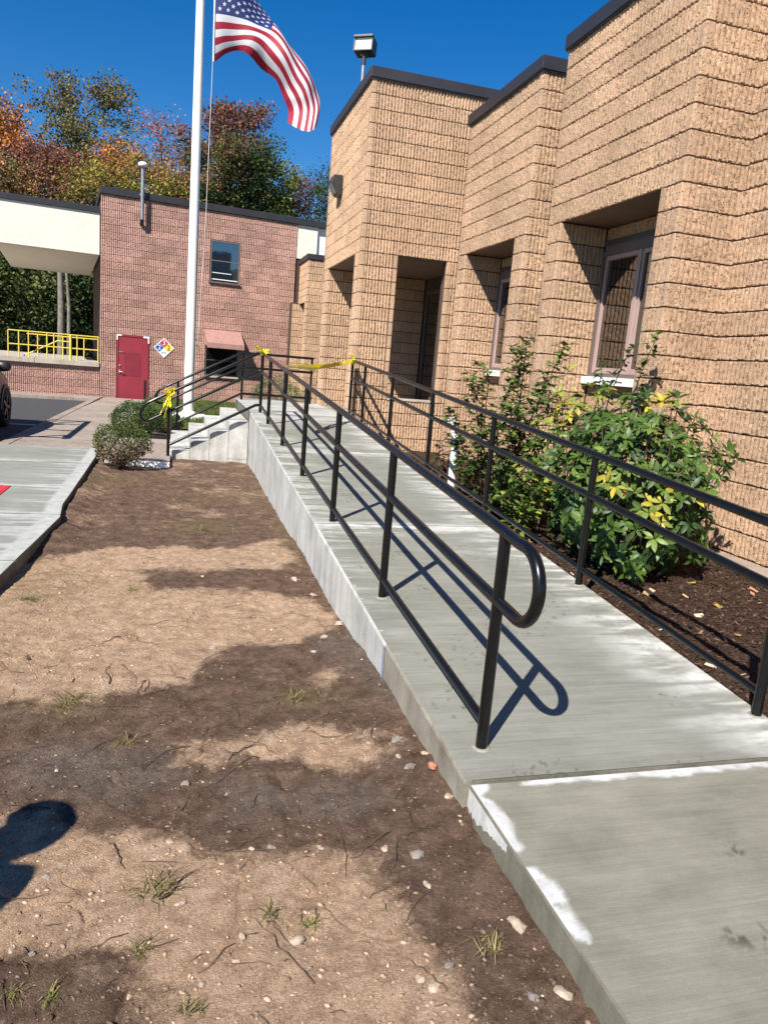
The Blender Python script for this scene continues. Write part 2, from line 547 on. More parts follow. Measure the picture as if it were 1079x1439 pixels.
MAT['mulch'] = mulch_mat()
MAT['soil'] = plain('planting_soil', (0.085, 0.058, 0.040), 0.97, var=0.4, scale=25, bump=0.8, bscale=50)
MAT['lawn'] = plain('lawn_ground', (0.075, 0.105, 0.028), 0.95, var=0.35, scale=6, bump=0.6, bscale=60)
MAT['chip'] = leaf_mat('mulch_chip', 0.9, 0.0, 0.1)


def flag_mat(name, c):
    t = NT(name)
    cc = t.ramp(t.noise(40, 3), [(0.3, tuple(x * 0.93 for x in c)), (0.7, c)])
    t.base(cc); t.set(Roughness=0.65)
    tr = t.n('ShaderNodeBsdfTranslucent'); t.l(cc, tr.inputs[0])
    mx = t.n('ShaderNodeMixShader'); mx.inputs[0].default_value = 0.22
    t.l(t.b.outputs[0], mx.inputs[1]); t.l(tr.outputs[0], mx.inputs[2]); t.l(mx.outputs[0], t.out.inputs[0])
    return t.m


MAT['flag_red'] = flag_mat('flag_red', (0.34, 0.008, 0.032))
MAT['flag_white'] = flag_mat('flag_white', (0.68, 0.68, 0.69))
MAT['flag_blue'] = flag_mat('flag_blue', (0.018, 0.035, 0.16))

# ------------------------------------------------------------------ split-face block walls
RIB = 0.0508
CH = 0.2032
QL = 0.0762


def ribbed_block(n, seed, gw):
    """Split-face block: n broken ribs with deep grooves, closed solid; x along the face, y outward, z 0..CH."""
    rnd = random.Random(seed)
    G = -0.021
    jg = 0.0042 if gw > 0.0118 and gw < 0.0125 else 0.0066
    zs = [jg, 0.016, 0.055, 0.092, 0.128, 0.165, CH - 0.016, CH - jg]
    rows = []
    ctr = [[rnd.uniform(-0.0075, 0.0025) for _ in zs] for _ in range(n)]
    for k, z in enumerate(zs):
        P = [(0.004, G)]
        for i in range(n):
            x = i * RIB; j = ctr[i][k]; w = rnd.uniform(-0.0014, 0.0014)
            P += [(x + gw + w, j - rnd.uniform(0.001, 0.004)), (x + RIB * 0.5 + w, j + 0.001), (x + RIB - gw + w, j - rnd.uniform(0.001, 0.004))]
            if i < n - 1: P += [(x + RIB - gw * .62, G + .002), (x + RIB + gw * .62, G + .002)]
        P += [(n * RIB - 0.004, G), (n * RIB - 0.004, -0.040), (0.004, -0.040)]
        edge = k in (0, len(zs) - 1)
        rows.append([(x, y - (0.004 if edge and y > -.015 else 0), z + (rnd.uniform(-.0022, .0022) if edge and y > -.015 else 0)) for x, y in P])
    m = len(rows[0])
    mb = MB()
    vs = [p for r in rows for p in r]
    fs = []
    for k in range(len(zs) - 1):
        for i in range(m):
            a, b = k * m + i, k * m + (i + 1) % m
            fs.append((a, a + m, b + m, b))
    fs += [tuple(range(m)), tuple(reversed(range((len(zs) - 1) * m, len(zs) * m)))]
    mb.add(vs, fs)
    return mb


_tmpl = {}


def block_template(key, mat=None):
    """key: (n ribs, variant) or ('q', ax, ay, bx, by) for a rounded corner block; local z 0..CH."""
    ck = (key, mat.name if mat else '')
    if ck in _tmpl: return _tmpl[ck]
    if key[0] == 'q':
        a, b = np.array(key[1:3]), np.array(key[3:5])
        pts = [a * (QL - 0.003)]
        r = 0.022
        for i in range(6):
            t = i / 5
            pts.append(a * r * (1 - t) ** 2 + b * r * t ** 2)
        pts += [b * (QL - 0.003), b * (QL - 0.003) + a * 0.040, a * 0.040 + b * 0.040, a * (QL - 0.003) + b * 0.040]
        P = [tuple(p) for p in pts]
        area = sum(P[i][0] * P[(i + 1) % len(P)][1] - P[(i + 1) % len(P)][0] * P[i][1] for i in range(len(P)))
        if area < 0: P = P[::-1]
        mb = MB(); mb.prism(P, 0.0072, CH - 0.0072)
    else:
        mb = ribbed_block(key[0], key[0] * 31 + key[1], key[2])
    me = mb.mesh('block')
    bm = bmesh.new(); bm.from_mesh(me)
    bmesh.ops.recalc_face_normals(bm, faces=bm.faces)
    bmesh.ops.triangulate(bm, faces=[f for f in bm.faces if len(f.verts) > 4])
    bm.to_mesh(me); bm.free()
    v = np.array([x.co[:] for x in me.vertices])
    f = [tuple(p.vertices) for p in me.polygons]
    _tmpl[ck] = (me, v, f)
    return _tmpl[ck]


class BlockWall:
    def __init__(self, parent, mat, z0):
        self.parent, self.mat, self.z0, self.items = parent, mat, z0, []
        self.gw = 0.0121 if 'pink' in mat.name else 0.0072
        self.rnd = random.Random(len(parent.name))

    def face(self, p0, p1, k0, k1, u0=0.0, u1=None, gw=None):
        p0, p1 = Vector(p0), Vector(p1)
        L = (p1 - p0).length
        if u1 is None: u1 = L
        du = (p1 - p0) / L
        nr = Vector((-du.y, du.x))
        n0, n1 = round(u0 / RIB), round(u1 / RIB)
        for k in range(k0, k1):
            s = 0 if k % 2 == 0 else 4
            a = n0
            while a < n1:
                b = min(n1, ((a - s) // 8 + 1) * 8 + s)
                if b - a >= 1:
                    w = p0 + du * (a * RIB)
                    m = Matrix(((du.x, nr.x, 0, w.x), (du.y, nr.y, 0, w.y), (0, 0, 1, self.z0 + k * CH), (0, 0, 0, 1)))
                    c = w + du * ((b - a) * RIB / 2)
                    self.items.append(((b - a, self.rnd.randrange(5), gw or self.gw), m, (c.x, c.y, self.z0 + (k + .5) * CH), (nr.x, nr.y), (b - a) * RIB))
                a = b

    def quoin(self, c, a, b, k0, k1):
        nr = (-(a[0] + b[0]), -(a[1] + b[1]))
        for k in range(k0, k1):
            m = Matrix.Translation((c[0], c[1], self.z0 + k * CH))
            self.items.append((('q', *a, *b), m, (c[0], c[1], self.z0 + (k + .5) * CH), nr, 0.11))

    def finish(self, limit=300):
        sc = []
        for it in self.items:
            c = np.array(it[2]) - np.array((0, 0, CAMZ))
            v = np.array(CR) @ c
            d = np.linalg.norm(c)
            vis = v[2] > 0.2 and abs(v[0] / v[2]) < 0.54 and abs(v[1] / v[2]) < 0.72
            cosn = -(c[0] * it[3][0] + c[1] * it[3][1]) / d / (math.hypot(*it[3]) + 1e-9)
            sc.append((it[4] * max(cosn, 0) / d ** 2) if vis else 0)
        order = np.argsort(-np.array(sc))
        for i in order[:limit]:
            if sc[i] <= 0: limit = 0
            key, m = self.items[i][:2]
            link('block', block_template(key, self.mat)[0], self.mat, self.parent, m)
        rest = [self.items[i] for i in order[limit:]] if limit else list(self.items)
        if limit:
            mb = MB()
            for key, m, *_ in rest:
                _, v, f = block_template(key, self.mat)
                A = np.array(m)
                w = v @ A[:3, :3].T + A[:3, 3]
                mb.add(w.tolist(), f)
            if mb.v: tag(mb.build('block_coursing', self.mat, self.parent), kind='stuff')


# ================================================================== SETTING
RAMP_Y0, RAMP_Y1, RAMP_Z0, SLOPE = 2.247, 11.24, 0.146, 0.07
LAND_Z = RAMP_Z0 + SLOPE * (RAMP_Y1 - RAMP_Y0)
RX0, RX1 = 1.04, 2.64


def ramp_z(y): return RAMP_Z0 + SLOPE * (min(y, RAMP_Y1) - RAMP_Y0)


MB().box(-400, 400, -60, 600, -1.2, -0.16).build('ground', MAT['ground'])['kind'] = 'structure'

SAND = [
    [(-1.2, 3.22), (-1.5, 5.47), (-0.94, 5.7), (-0.59, 6.14), (0.02, 6.2), (0.48, 6.1), (0.91, 6.37), (1.0, 5.94), (0.88, 5.51), (0.43, 5.39), (0.02, 5.5), (-0.28, 5.44), (-0.16, 5.01), (0.4, 4.94), (0.84, 4.87), (0.93, 4.66), (1.0, 4.48), (0.97, 4.22), (0.7, 3.97), (0.4, 3.99), (0.19, 3.75), (0.1, 3.53), (-0.13, 3.39), (-0.44, 3.35), (-0.72, 3.31)],
    [(0.07, 2.85), (0.27, 2.94), (0.55, 2.99), (0.79, 2.91), (0.93, 2.8), (0.88, 2.69), (0.67, 2.65), (0.54, 2.73), (0.31, 2.74), (0.17, 2.71), (0.06, 2.73)],
    [(-1.2, 2.45), (-0.68, 2.49), (-0.55, 2.51), (-0.33, 2.48), (-0.2, 2.36), (-0.01, 2.27), (0.15, 2.16), (0.35, 2.16), (0.48, 2.2), (0.66, 2.1), (0.71, 1.95), (0.72, 1.79), (0.73, 1.66), (0.74, 1.51), (0.72, 0.4), (0.0, 0.6), (-0.06, 1.5), (-0.14, 1.73), (-0.31, 1.83), (-0.53, 1.9), (-1.2, 1.95)],
    [(0.73, 3.48), (0.86, 3.53), (0.89, 3.38), (0.77, 3.29)],
    [(0.71, 6.29), (0.95, 6.48), (0.97, 6.06), (0.75, 5.82)],
]
GRAY = [[(-0.62, 2.93), (-0.5, 3.0), (0.0, 2.83), (0.06, 2.56), (-0.21, 2.51), (-0.54, 2.64)],
        [(0.77, 4.14), (1.07, 4.12), (1.11, 3.59), (1.04, 3.09), (0.84, 3.43)], [(0.2, 2.6), (0.8, 2.55), (0.9, 2.35), (0.5, 2.3), (0.2, 2.4)]]


def dirt_h(X, Y):
    h = 0.055 * (fbm(X * 1.1, Y * 1.1, 3, 3) - 0.5) + 0.028 * (fbm(X * 5, Y * 5, 9, 4) - 0.5) + 0.014 * (fbm(X * 19, Y * 19, 5, 3) - 0.5)
    pit = sstep(0.60, 0.78, vnoise(X * 9 + 3, Y * 9, 77)) * 0.012 * sstep(0.5, 0.7, vnoise(X * 1.3, Y * 1.3, 8))
    tyre = 0.0
    edge = sstep(0.78, 1.02, X) * 0.015 * fbm(X * 6, Y * 6, 21, 3)
    low = -0.012 * sstep(-0.80, -0.99, X) + 0.03 * sstep(5.5, 7.0, Y) * sstep(-0.80, -0.99, X)
    crumb = 0.010 * (fbm(X * 42, Y * 42, 15, 3, .6) - 0.5) + 0.020 * sstep(.56, .80, fbm(X * 7.5, Y * 7.5, 19, 4)) * (fbm(X * 30, Y * 30, 16, 3) - .35)
    rut = -0.012 * sstep(.47, .5, vnoise(X * 3.1 + 8, Y * 3.1, 29)) * sstep(.53, .5, vnoise(X * 3.1 + 8, Y * 3.1, 29))
    bank = 0.055 * (1 - sstep(2.6, 5.2, Y)) * sstep(0.60, 1.0, X) + 0.035 * sstep(-.72, -.98, X)
    return h - pit - edge + low + crumb + rut + bank - 0.004


def dirt_dry(X, Y):
    wx = X + 0.30 * (fbm(X * 5, Y * 5, 31, 6, .62) - 0.5); wy = Y + 0.30 * (fbm(X * 5, Y * 5, 32, 6, .62) - 0.5) + 0.06 * (fbm(X * 22, Y * 22, 3, 4, .6) - .5)
    d = np.max([sstep(-0.10, 0.13, polydist(wx, wy, p)) for p in SAND], 0)
    far = 0.36 * sstep(6.2, 7.6, Y) * sstep(0.40, 0.66, fbm(X * 2.6, Y * 2.4, 41, 6, .62)) + 0.16 * sstep(.5, .7, fbm(X * 8, Y * 8, 47, 4))
    return np.maximum(d * (0.80 + 0.4 * fbm(X * 3, Y * 3, 44, 3)), far)


def dirt_gray(X, Y):
    return np.max([sstep(-0.08, 0.10, polydist(X + 0.2 * (fbm(X * 5, Y * 5, 51) - .5), Y + 0.2 * (fbm(X * 5, Y * 5, 52) - .5), p)) for p in GRAY], 0)


def dirt_moss(X, Y):
    a = sstep(0.46, 0.62, fbm(X * 1.7, Y * 1.2, 61, 4)) * sstep(4.8, 6.8, Y) * (1 - sstep(9.6, 10.3, Y))
    b = np.exp(-(((X - .6) / .22) ** 2 + ((Y - 3.25) / .10) ** 2)) + np.exp(-(((X + .42) / .22) ** 2 + ((Y - 3.3) / .14) ** 2)) + np.exp(-(((X - 0.3) / .35) ** 2 + ((Y - 7.0) / .30) ** 2)) * 1.2 + np.exp(-(((X + .75) / .3) ** 2 + ((Y - 5.0) / .5) ** 2)) * .8
    return np.clip(a * 0.8 + b, 0, 1)


DA = {'dry': dirt_dry, 'gray': dirt_gray, 'mossy': dirt_moss}
grid_sheet('bare_dirt', -1.2, 1.06, 0.9, 3.3, 0.0068, dirt_h, DA, MAT['dirt'])['kind'] = 'structure'
grid_sheet('bare_dirt_middle', -1.2, 1.06, 3.3, 5.2, 0.0115, dirt_h, DA, MAT['dirt'])['kind'] = 'structure'
grid_sheet('bare_dirt_far', -1.12, 1.06, 5.2, 11.45, 0.02, dirt_h, DA, MAT['dirt'])['kind'] = 'structure'
grid_sheet('bare_dirt_near', -1.3, 1.06, -4.0, 0.9, 0.06, dirt_h, DA, MAT['dirt'])['kind'] = 'structure'

zero = lambda X, Y: X * 0


# new sidewalk on the left, in separate slabs
def edge_x(y):
    return float(np.interp(y, [-4, 4.4, 5, 6.75, 7.3, 9.0, 11.5], [-1.16, -1.12, -1.07, -0.965, -1.02, -1.04, -1.08]))


def walk_white(y0, y1):
    def f(X, Y):
        ex = np.vectorize(edge_x)(Y)
        n = fbm(X * 2.2, Y * 15, 71, 4)
        e = sstep(0.75, 0.0, ex - X) * sstep(0.50, 0.66, n) * 0.8
        j = sstep(0.30, 0.0, np.minimum(np.abs(Y - y0), np.abs(Y - y1))) * sstep(0.42, 0.60, fbm(X * 1.6 + 4, Y * 13, 73, 4)) * 0.9
        strip = sstep(0.16, 0.13, ex - X) * 0.75
        return np.clip(np.maximum(np.maximum(e, j), strip) * 0.9, 0, 1)
    return f


walk = tag(bpy.data.objects.new('pavement', None), kind='structure')
COL.objects.link(walk)
joints = [-3.2, -1.4, 0.4, 1.9, 3.3, 4.3, 5.35, 6.86, 8.28, 9.9, 11.45]
for a, b in zip(joints[:-1], joints[1:]):
    n = 14
    ys = [a + 0.006 + (b - a - 0.012) * i / n for i in range(n + 1)]
    mb = MB()
    poly = [(-6.0, ys[0]), *[(edge_x(y), y) for y in ys], (-6.0, ys[-1])]
    mb.prism(poly, -0.15, 0.094)
    s = mb.build('slab', MAT['slab_side'], walk)
    # finished top surface, a thin sheet over the slab body
    nx = 60; ny = max(8, int((b - a) / 0.03))
    yy = np.linspace(ys[0], ys[-1], ny); uu = np.linspace(0, 1, nx) ** 0.45
    Y = np.repeat(yy[:, None], nx, 1); ex = np.vectorize(edge_x)(Y); X = -6.0 + (ex - 0.004 + 6.0) * uu[None, :]
    V = np.stack([X.ravel(), Y.ravel(), np.full(X.size, 0.098) + 0.003 * (fbm(X * 2, Y * 2, 5).ravel() - .5)], 1)
    i = np.arange(nx * ny).reshape(ny, nx)
    F = np.stack([i[:-1, :-1].ravel(), i[:-1, 1:].ravel(), i[1:, 1:].ravel(), i[1:, :-1].ravel()], 1)
    me = fastmesh('slab_surface', V, F, smooth=True)
    w = me.attributes.new('white', 'FLOAT', 'POINT'); w.data.foreach_set('value', walk_white(a, b)(X, Y).ravel().astype(np.float32))
    link('slab_surface', me, MAT['walk_new'], s)
# tactile mat with domes
mb = MB(); mb.box(-2.35, -1.63, 7.55, 8.15, 0.1, 0.106)
wm = mb.build('warning_mat', MAT['red_mat'], walk)
mb = MB()
for i in range(11):
    for j in range(9):
        mb.lathe([(0.013, 0), (0.011, 0.004), (0.006, 0.006)], (-2.32 + i * 0.065, 7.59 + j * 0.065, 0.106), 8)
tag(mb.build('dome', MAT['red_mat'], wm), kind='stuff')

# older walk running on to the rear building, asphalt beside it
old = tag(bpy.data.objects.new('old_pavement', None), kind='structure')
COL.objects.link(old)
oy = [11.47, 12.9, 14.4, 15.9, 17.4, 18.9, 20.4, 21.9, 23.3]
for a, b in zip(oy[:-1], oy[1:]):
    MB().prism([(-2.5 + 0.035 * (a - 11.5), a + .008), (-0.98, a + .008), (-0.98, b - .008), (-2.5 + 0.035 * (b - 11.5), b - .008)], -0.15, 0.07).build('slab', MAT['walk_old'], old, bevel=0.006)
MB().prism([(-2.5, 11.47), (-2.35, 11.47), (-2.18, 23.3), (-2.33, 23.3)], -0.14, 0.078).build('kerb', MAT['walk_old'], old)
MB().box(-60, -2.3, 9.0, 23.0, -0.155, -0.03).build('asphalt', MAT['asphalt'])['kind'] = 'structure'
MB().box(-60, -6.0, -40.0, 9.0, -0.155, -0.026).build('parking_lot', MAT['asphalt'])['kind'] = 'structure'
mk = MB()
for y in (15.35,):
    mk.box(-8.0, -2.52, y, y + 0.10, -0.03, -0.024)
tag(mk.build('road_markings', MAT['line_paint']), kind='structure')
# concrete pad in front of the steps
pad = tag(bpy.data.objects.new('step_landing_pad', None), kind='structure'); COL.objects.link(pad)
MB().box(-0.96, -0.10, 10.62, 12.0, -0.12, 0.055).build('slab', MAT['walk_old'], pad, bevel=0.006)
MB().box(-0.96, -0.10, 12.01, 13.4, -0.12, 0.055).build('slab', MAT['walk_old'], pad, bevel=0.006)
MB().box(-0.96, -0.10, 10.54, 10.615, -0.12, 0.062).build('edge_strip', MAT['white_sill'], pad, bevel=0.008)
grid_sheet('planting_soil', -0.98, 1.04, 11.4, 17.0, 0.08, lambda X, Y: 0.02 + 0.04 * fbm(X * 3, Y * 3, 4), {}, MAT['soil'])['kind'] = 'structure'
grid_sheet('lawn', -0.98, 5.0, 15.3, 24.4, 0.12, lambda X, Y: 0.05 + 0.04 * fbm(X * 2, Y * 2, 14), {}, MAT['lawn'])['kind'] = 'structure'


def blades(n, xr, yr, zf, hgt, w, cols, rng):
    x = rng.uniform(*xr, n); y = rng.uniform(*yr, n); z = zf(x, y)
    a = rng.uniform(0, 2 * np.pi, n); h = hgt * rng.uniform(0.5, 1.3, n); ln = rng.uniform(0.1, 0.7, n) * h
    dx, dy = np.cos(a), np.sin(a); px, py = -dy * w, dx * w
    V = np.empty((n, 3, 3))
    V[:, 0] = np.stack([x - px, y - py, z], 1); V[:, 1] = np.stack([x + px, y + py, z], 1)
    V[:, 2] = np.stack([x + dx * ln, y + dy * ln, z + h], 1)
    F = np.arange(3 * n).reshape(n, 3)
    C = np.repeat(np.array(cols)[rng.integers(0, len(cols), n)], 3, 0)
    return V.reshape(-1, 3), F, C


V, F, C = blades(26000, (-0.95, 4.6), (15.4, 24.2), lambda x, y: 0.05 + 0.04 * fbm(x * 2, y * 2, 14), 0.09, 0.010, [(0.10, 0.15, 0.03), (0.13, 0.17, 0.04), (0.16, 0.17, 0.06), (0.07, 0.11, 0.025)], RNG)
tag(link('grass', fastmesh('grass', V, F, C), MAT['grass']), 'short green grass around the foot of the flagpole', 'grass', kind='stuff')


# mulch bed between ramp and building
def mulch_h(X, Y):
    return 0.12 + 0.055 * sstep(2.7, 4.5, X) + 0.05 * (fbm(X * 2.5, Y * 2.5, 91, 4) - .5) + 0.03 * (fbm(X * 14, Y * 14, 92, 3) - .5) + 0.012 * np.clip(Y - 2.4, 0, 9)


grid_sheet('mulch_bed', RX1 - 0.03, 4.60, 2.24, 11.6, 0.03, mulch_h, {}, MAT['mulch'])['kind'] = 'structure'
MB().box(4.40, 4.60, 1.0, 8.0, -0.1, 0.262).build('footing_strip', MAT['walk_old'], bevel=0.01)['kind'] = 'structure'


def chips(n, rng, xr, yr, zf, smin, smax, cols):
    x = rng.uniform(*xr, n); y = rng.uniform(*yr, n); z = zf(x, y) + rng.uniform(0.0, 0.012, n)
    a = rng.uniform(0, 2 * np.pi, n); L = rng.uniform(smin, smax, n); W = L * rng.uniform(0.2, 0.6, n)
    t = rng.uniform(-0.5, 0.5, n); t2 = rng.uniform(-0.5, 0.5, n)
    ux, uy = np.cos(a), np.sin(a)
    c = np.stack([x, y, z], 1)
    u = np.stack([ux, uy, t], 1) * L[:, None]; v = np.stack([-uy, ux, t2], 1) * W[:, None]
    V = np.stack([c - u * .5 - v * .5, c + u * .5 - v * .35, c + u * .45 + v * .5, c - u * .5 + v * .4], 1).reshape(-1, 3)
    F = np.arange(4 * n).reshape(n, 4)
    C = np.repeat(np.array(cols)[rng.integers(0, len(cols), n)], 4, 0)
    return V, F, C


V, F, C = chips(24000, RNG, (RX1, 4.4), (2.3, 9), mulch_h, 0.008, 0.030, [(0.05, 0.03, 0.02), (0.10, 0.06, 0.04), (0.035, 0.022, 0.016), (0.13, 0.08, 0.055), (0.07, 0.042, 0.03)])
tag(link('mulch', fastmesh('mulch', V, F, C), MAT['chip']), 'loose dark bark mulch over the planting bed', 'mulch', kind='stuff')
V, F, C = chips(170, RNG, (RX1 + .05, 4.3), (2.4, 7.5), lambda x, y: mulch_h(x, y) + 0.008, 0.03, 0.075, [(0.42, 0.30, 0.17), (0.36, 0.25, 0.06), (0.33, 0.17, 0.10), (0.45, 0.36, 0.26), (0.22, 0.13, 0.08)])
tag(link('fallen_leaves', fastmesh('fallen_leaves', V, F, C), MAT['chip']), 'dry fallen leaves scattered on the mulch', 'leaf litter', kind='stuff')

# ================================================================== RAMP, SLABS, STEPS
ramp = thing('concrete_ramp', 'long fresh concrete ramp rising between black railings to the entrance', 'ramp', (RX0, RAMP_Y0, 0))
rj = [RAMP_Y0, 5.50, 8.50, RAMP_Y1]


def ramp_white(X, Y):
    n = fbm(X * 2.4, Y * 15, 81, 5, .62); n2 = fbm(X * 1.3, Y * 6, 82, 4)
    far = sstep(2.5, 7.5, Y)
    eL = sstep(0.34 + 0.20 * far, 0.0, X - RX0) * sstep(0.50 - 0.10 * far, 0.74 - 0.10 * far, n) * (0.15 + 0.60 * far)
    eR = sstep(0.62 * (0.45 + 0.9 * n2), 0.02, RX1 - X) * sstep(0.32, 0.62, n)
    jt = 0
    for j in (5.5, 8.5):
        d = j - Y
        jt = np.maximum(jt, sstep(0.40, 0.02, d) * (d > -0.01) * sstep(0.36, 0.58, n) * 0.9)
        jt = np.maximum(jt, sstep(0.10, 0.0, np.abs(d)) * sstep(0.30, 0.5, n2) * 0.8)
    mid = sstep(0.66, 0.78, n2) * 0.35 * far
    lan = sstep(10.0, 11.4, Y) * 0.75 * sstep(0.30, 0.52, n2)
    return np.clip(np.maximum.reduce([eL, eR * 0.95, jt, mid, lan]), 0, 1)


def ramp_dark(X, Y):
    sp = sstep(0.80, 0.86, vnoise(X * 60, Y * 60, 7)) * sstep(0.62, 0.8, vnoise(X * 4, Y * 4, 8)) * 0.55
    return np.clip(sp + sstep(0.10, 0.0, Y - RAMP_Y0) * 0.20, 0, 1)


rz = np.vectorize(ramp_z)
for a, b in zip(rj[:-1], rj[1:]):
    mb = MB()
    y0, y1 = a + 0.006, b - 0.006
    p = [(RX0 + 0.03, y0, -0.1), (RX1, y0, -0.1), (RX1, y1, -0.1), (RX0 + 0.03, y1, -0.1)]
    q = [(x, y, ramp_z(y) - 0.004) for x, y, _ in p]
    mb.add(p + q, [(0, 3, 2, 1), (4, 5, 6, 7), (0, 1, 5, 4), (1, 2, 6, 5), (2, 3, 7, 6), (3, 0, 4, 7)])
    pan = mb.build('ramp_panel', MAT['slab_side'], ramp)
    grid_sheet('ramp_surface', RX0 + 0.006, RX1, a + 0.005, b - 0.005, 0.0135, lambda X, Y: rz(Y) + 0.0015 * (vnoise(X * 3, Y * 60, 3) - .5), {'white': ramp_white, 'dark': ramp_dark}, MAT['ramp_top'], pan)
mb = MB(); mb.box(RX0 + 0.03, RX1, RAMP_Y1 + .004, 14.24, -0.1, LAND_Z - 0.004)
ld = mb.build('landing', MAT['slab_side'], ramp)
grid_sheet('landing_surface', RX0 + 0.006, RX1, RAMP_Y1 + .004, 14.9, 0.03, lambda X, Y: X * 0 + LAND_Z, {'white': ramp_white}, MAT['ramp_top'], ld)
MB().box(RX0 + 0.03, RX1, 14.24, 14.9, -0.1, LAND_Z - 0.004).build('landing_end', MAT['slab_side'], ramp)
MB().box(RX1 + .002, 4.60, 11.9, 14.24, 0.3, LAND_Z - .001).build('porch_floor', MAT['walk_old'], ramp)
# formed side wall in panels between form joints
wj = [RAMP_Y0, 3.38, 4.22, 5.50, 6.35, 7.15, 8.50, 9.45, 10.35, RAMP_Y1, 11.40]
for i, (a, b) in enumerate(zip(wj[:-1], wj[1:])):
    y0, y1 = a + 0.0045, b - 0.0045
    pr = 0.003 * ((i * 7) % 3)
    n = 8
    mb = MB()
    vs, fs = [], []
    for j in range(n + 1):
        y = y0 + (y1 - y0) * j / n
        zt = ramp_z(y)
        vs += [(RX0 - pr, y, -0.12), (RX0 - pr, y, zt - 0.014), (RX0 - pr + 0.004, y, zt - 0.005), (RX0 - pr + 0.014, y, zt - 0.0005), (RX0 + 0.03, y, zt - 0.0005), (RX0 + 0.03, y, -0.12)]
    for j in range(n):
        o = j * 6
        for k in range(5):
            fs.append((o + k, o + 6 + k, o + 7 + k, o + k + 1))
    fs += [(0, 1, 2, 3, 4, 5), tuple(n * 6 + k for k in (5, 4, 3, 2, 1, 0))]
    mb.add(vs, fs)
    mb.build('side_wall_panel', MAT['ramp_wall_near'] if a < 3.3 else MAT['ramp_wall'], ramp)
MB().box(RX0 - 0.0065, RX0 - 0.004, 3.37, 3.40, 0.03, ramp_z(3.38) - 0.01).build('chalk_mark', MAT['blue_mark'], ramp)

# level slab in front of the ramp
WP = [[(1.26, 2.23), (1.35, 2.25), (1.79, 2.26), (2.41, 2.27), (3.5, 2.27), (3.5, 2.18), (2.34, 2.19), (1.89, 2.18), (1.64, 2.19), (1.32, 2.2), (1.23, 2.2)],
      [(1.02, 2.25), (1.14, 2.25), (1.12, 2.19), (1.07, 2.16), (1.11, 2.09), (1.11, 1.96), (1.1, 1.87), (1.06, 1.84), (1.02, 1.86), (1.02, 2.14)],
      [(1.02, 1.8), (1.1, 1.76), (1.12, 1.67), (1.11, 1.56), (1.1, 1.47), (1.05, 1.49), (1.02, 1.7)]]


def slab_white(X, Y):
    wx = X + 0.05 * (fbm(X * 14, Y * 14, 101, 4) - .5); wy = Y + 0.05 * (fbm(X * 14, Y * 14, 102, 4) - .5)
    return np.max([sstep(-0.006, 0.014, polydist(wx, wy, p)) for p in WP], 0) * sstep(0.10, 0.34, fbm(X * 26, Y * 26, 6, 4))


def slab_dark(X, Y):
    o = 0
    for cx, cy, r in ((1.53, 1.42, 0.055), (1.80, 1.74, 0.045), (1.62, 1.40, 0.05)):
        o = o + np.exp(-((X - cx) ** 2 + (Y - cy) ** 2) / r ** 2)
    return np.clip(o * sstep(0.55, 0.68, fbm(X * 45, Y * 45, 111, 3)) * 0.85, 0, 1)


slab = tag(bpy.data.objects.new('walkway', None), kind='structure'); COL.objects.link(slab)
SZ = 0.140
MB().box(1.052, 3.9, -3.0, 2.234, -0.12, SZ - 0.004).build('slab', MAT['slab_side'], slab, bevel=0.004)
grid_sheet('slab_surface', 1.056, 3.9, -0.6, 2.231, 0.012, lambda X, Y: X * 0 + SZ + 0.002 * (fbm(X * 3, Y * 3, 8) - .5), {'white': slab_white, 'dark': slab_dark}, MAT['slab_top'], slab)
mbw = MB()
for (ya, yb, yc) in ((1.90, 2.228, 0.08),):
    ns = 24
    tops = [(1.0495, ya + (yb - ya) * i / ns, SZ - 0.008) for i in range(ns + 1)]
    bots = [(1.0495, ya + (yb - ya) * i / ns, SZ - 0.010 - 0.085 * min(1, 0.35 + 0.9 * (i / ns)) * random.uniform(0.8, 1.05)) for i in range(ns + 1)]
    inn = [(1.0515, y, z) for _, y, z in tops + bots]
    mbw.add(tops + bots, [(i, i + 1, ns + 2 + i, ns + 1 + i) for i in range(ns)])
mbw.build('white_residue', wall_conc('chalky_residue', (0.36, 0.35, 0.32), (0.60, 0.60, 0.58), 9), slab)

# steps
steps = thing('concrete_steps', 'four patchy concrete steps climbing to the ramp landing beside the flagpole lawn', 'steps', (0.4, 12.8, 0))
sx = [-0.12, 0.185, 0.465, 0.745, 1.035]
for i in range(4):
    zt = 0.13 + i * (LAND_Z - 0.13) / 4
    MB().box(sx[i], sx[i + 1] - 0.0 if i < 3 else RX0 - 0.004, 11.395 + 0.003 * i, 14.3 - 0.003 * i, -0.12, zt).build('step', MAT['step_conc'], steps, bevel=0.012)

# ================================================================== RAILINGS
RR = 0.0232


def arc(c, r, a0, a1, n, ax):
    """Points of an arc in the plane spanned by horizontal direction ax and z."""
    out = []
    for i in range(n + 1):
        a = a0 + (a1 - a0) * i / n
        out.append((c[0] + ax[0] * r * math.cos(a), c[1] + ax[1] * r * math.cos(a), c[2] + r * math.sin(a)))
    return out


H_TOP, H_MID, H_BOT = 0.875, 0.605, 0.11


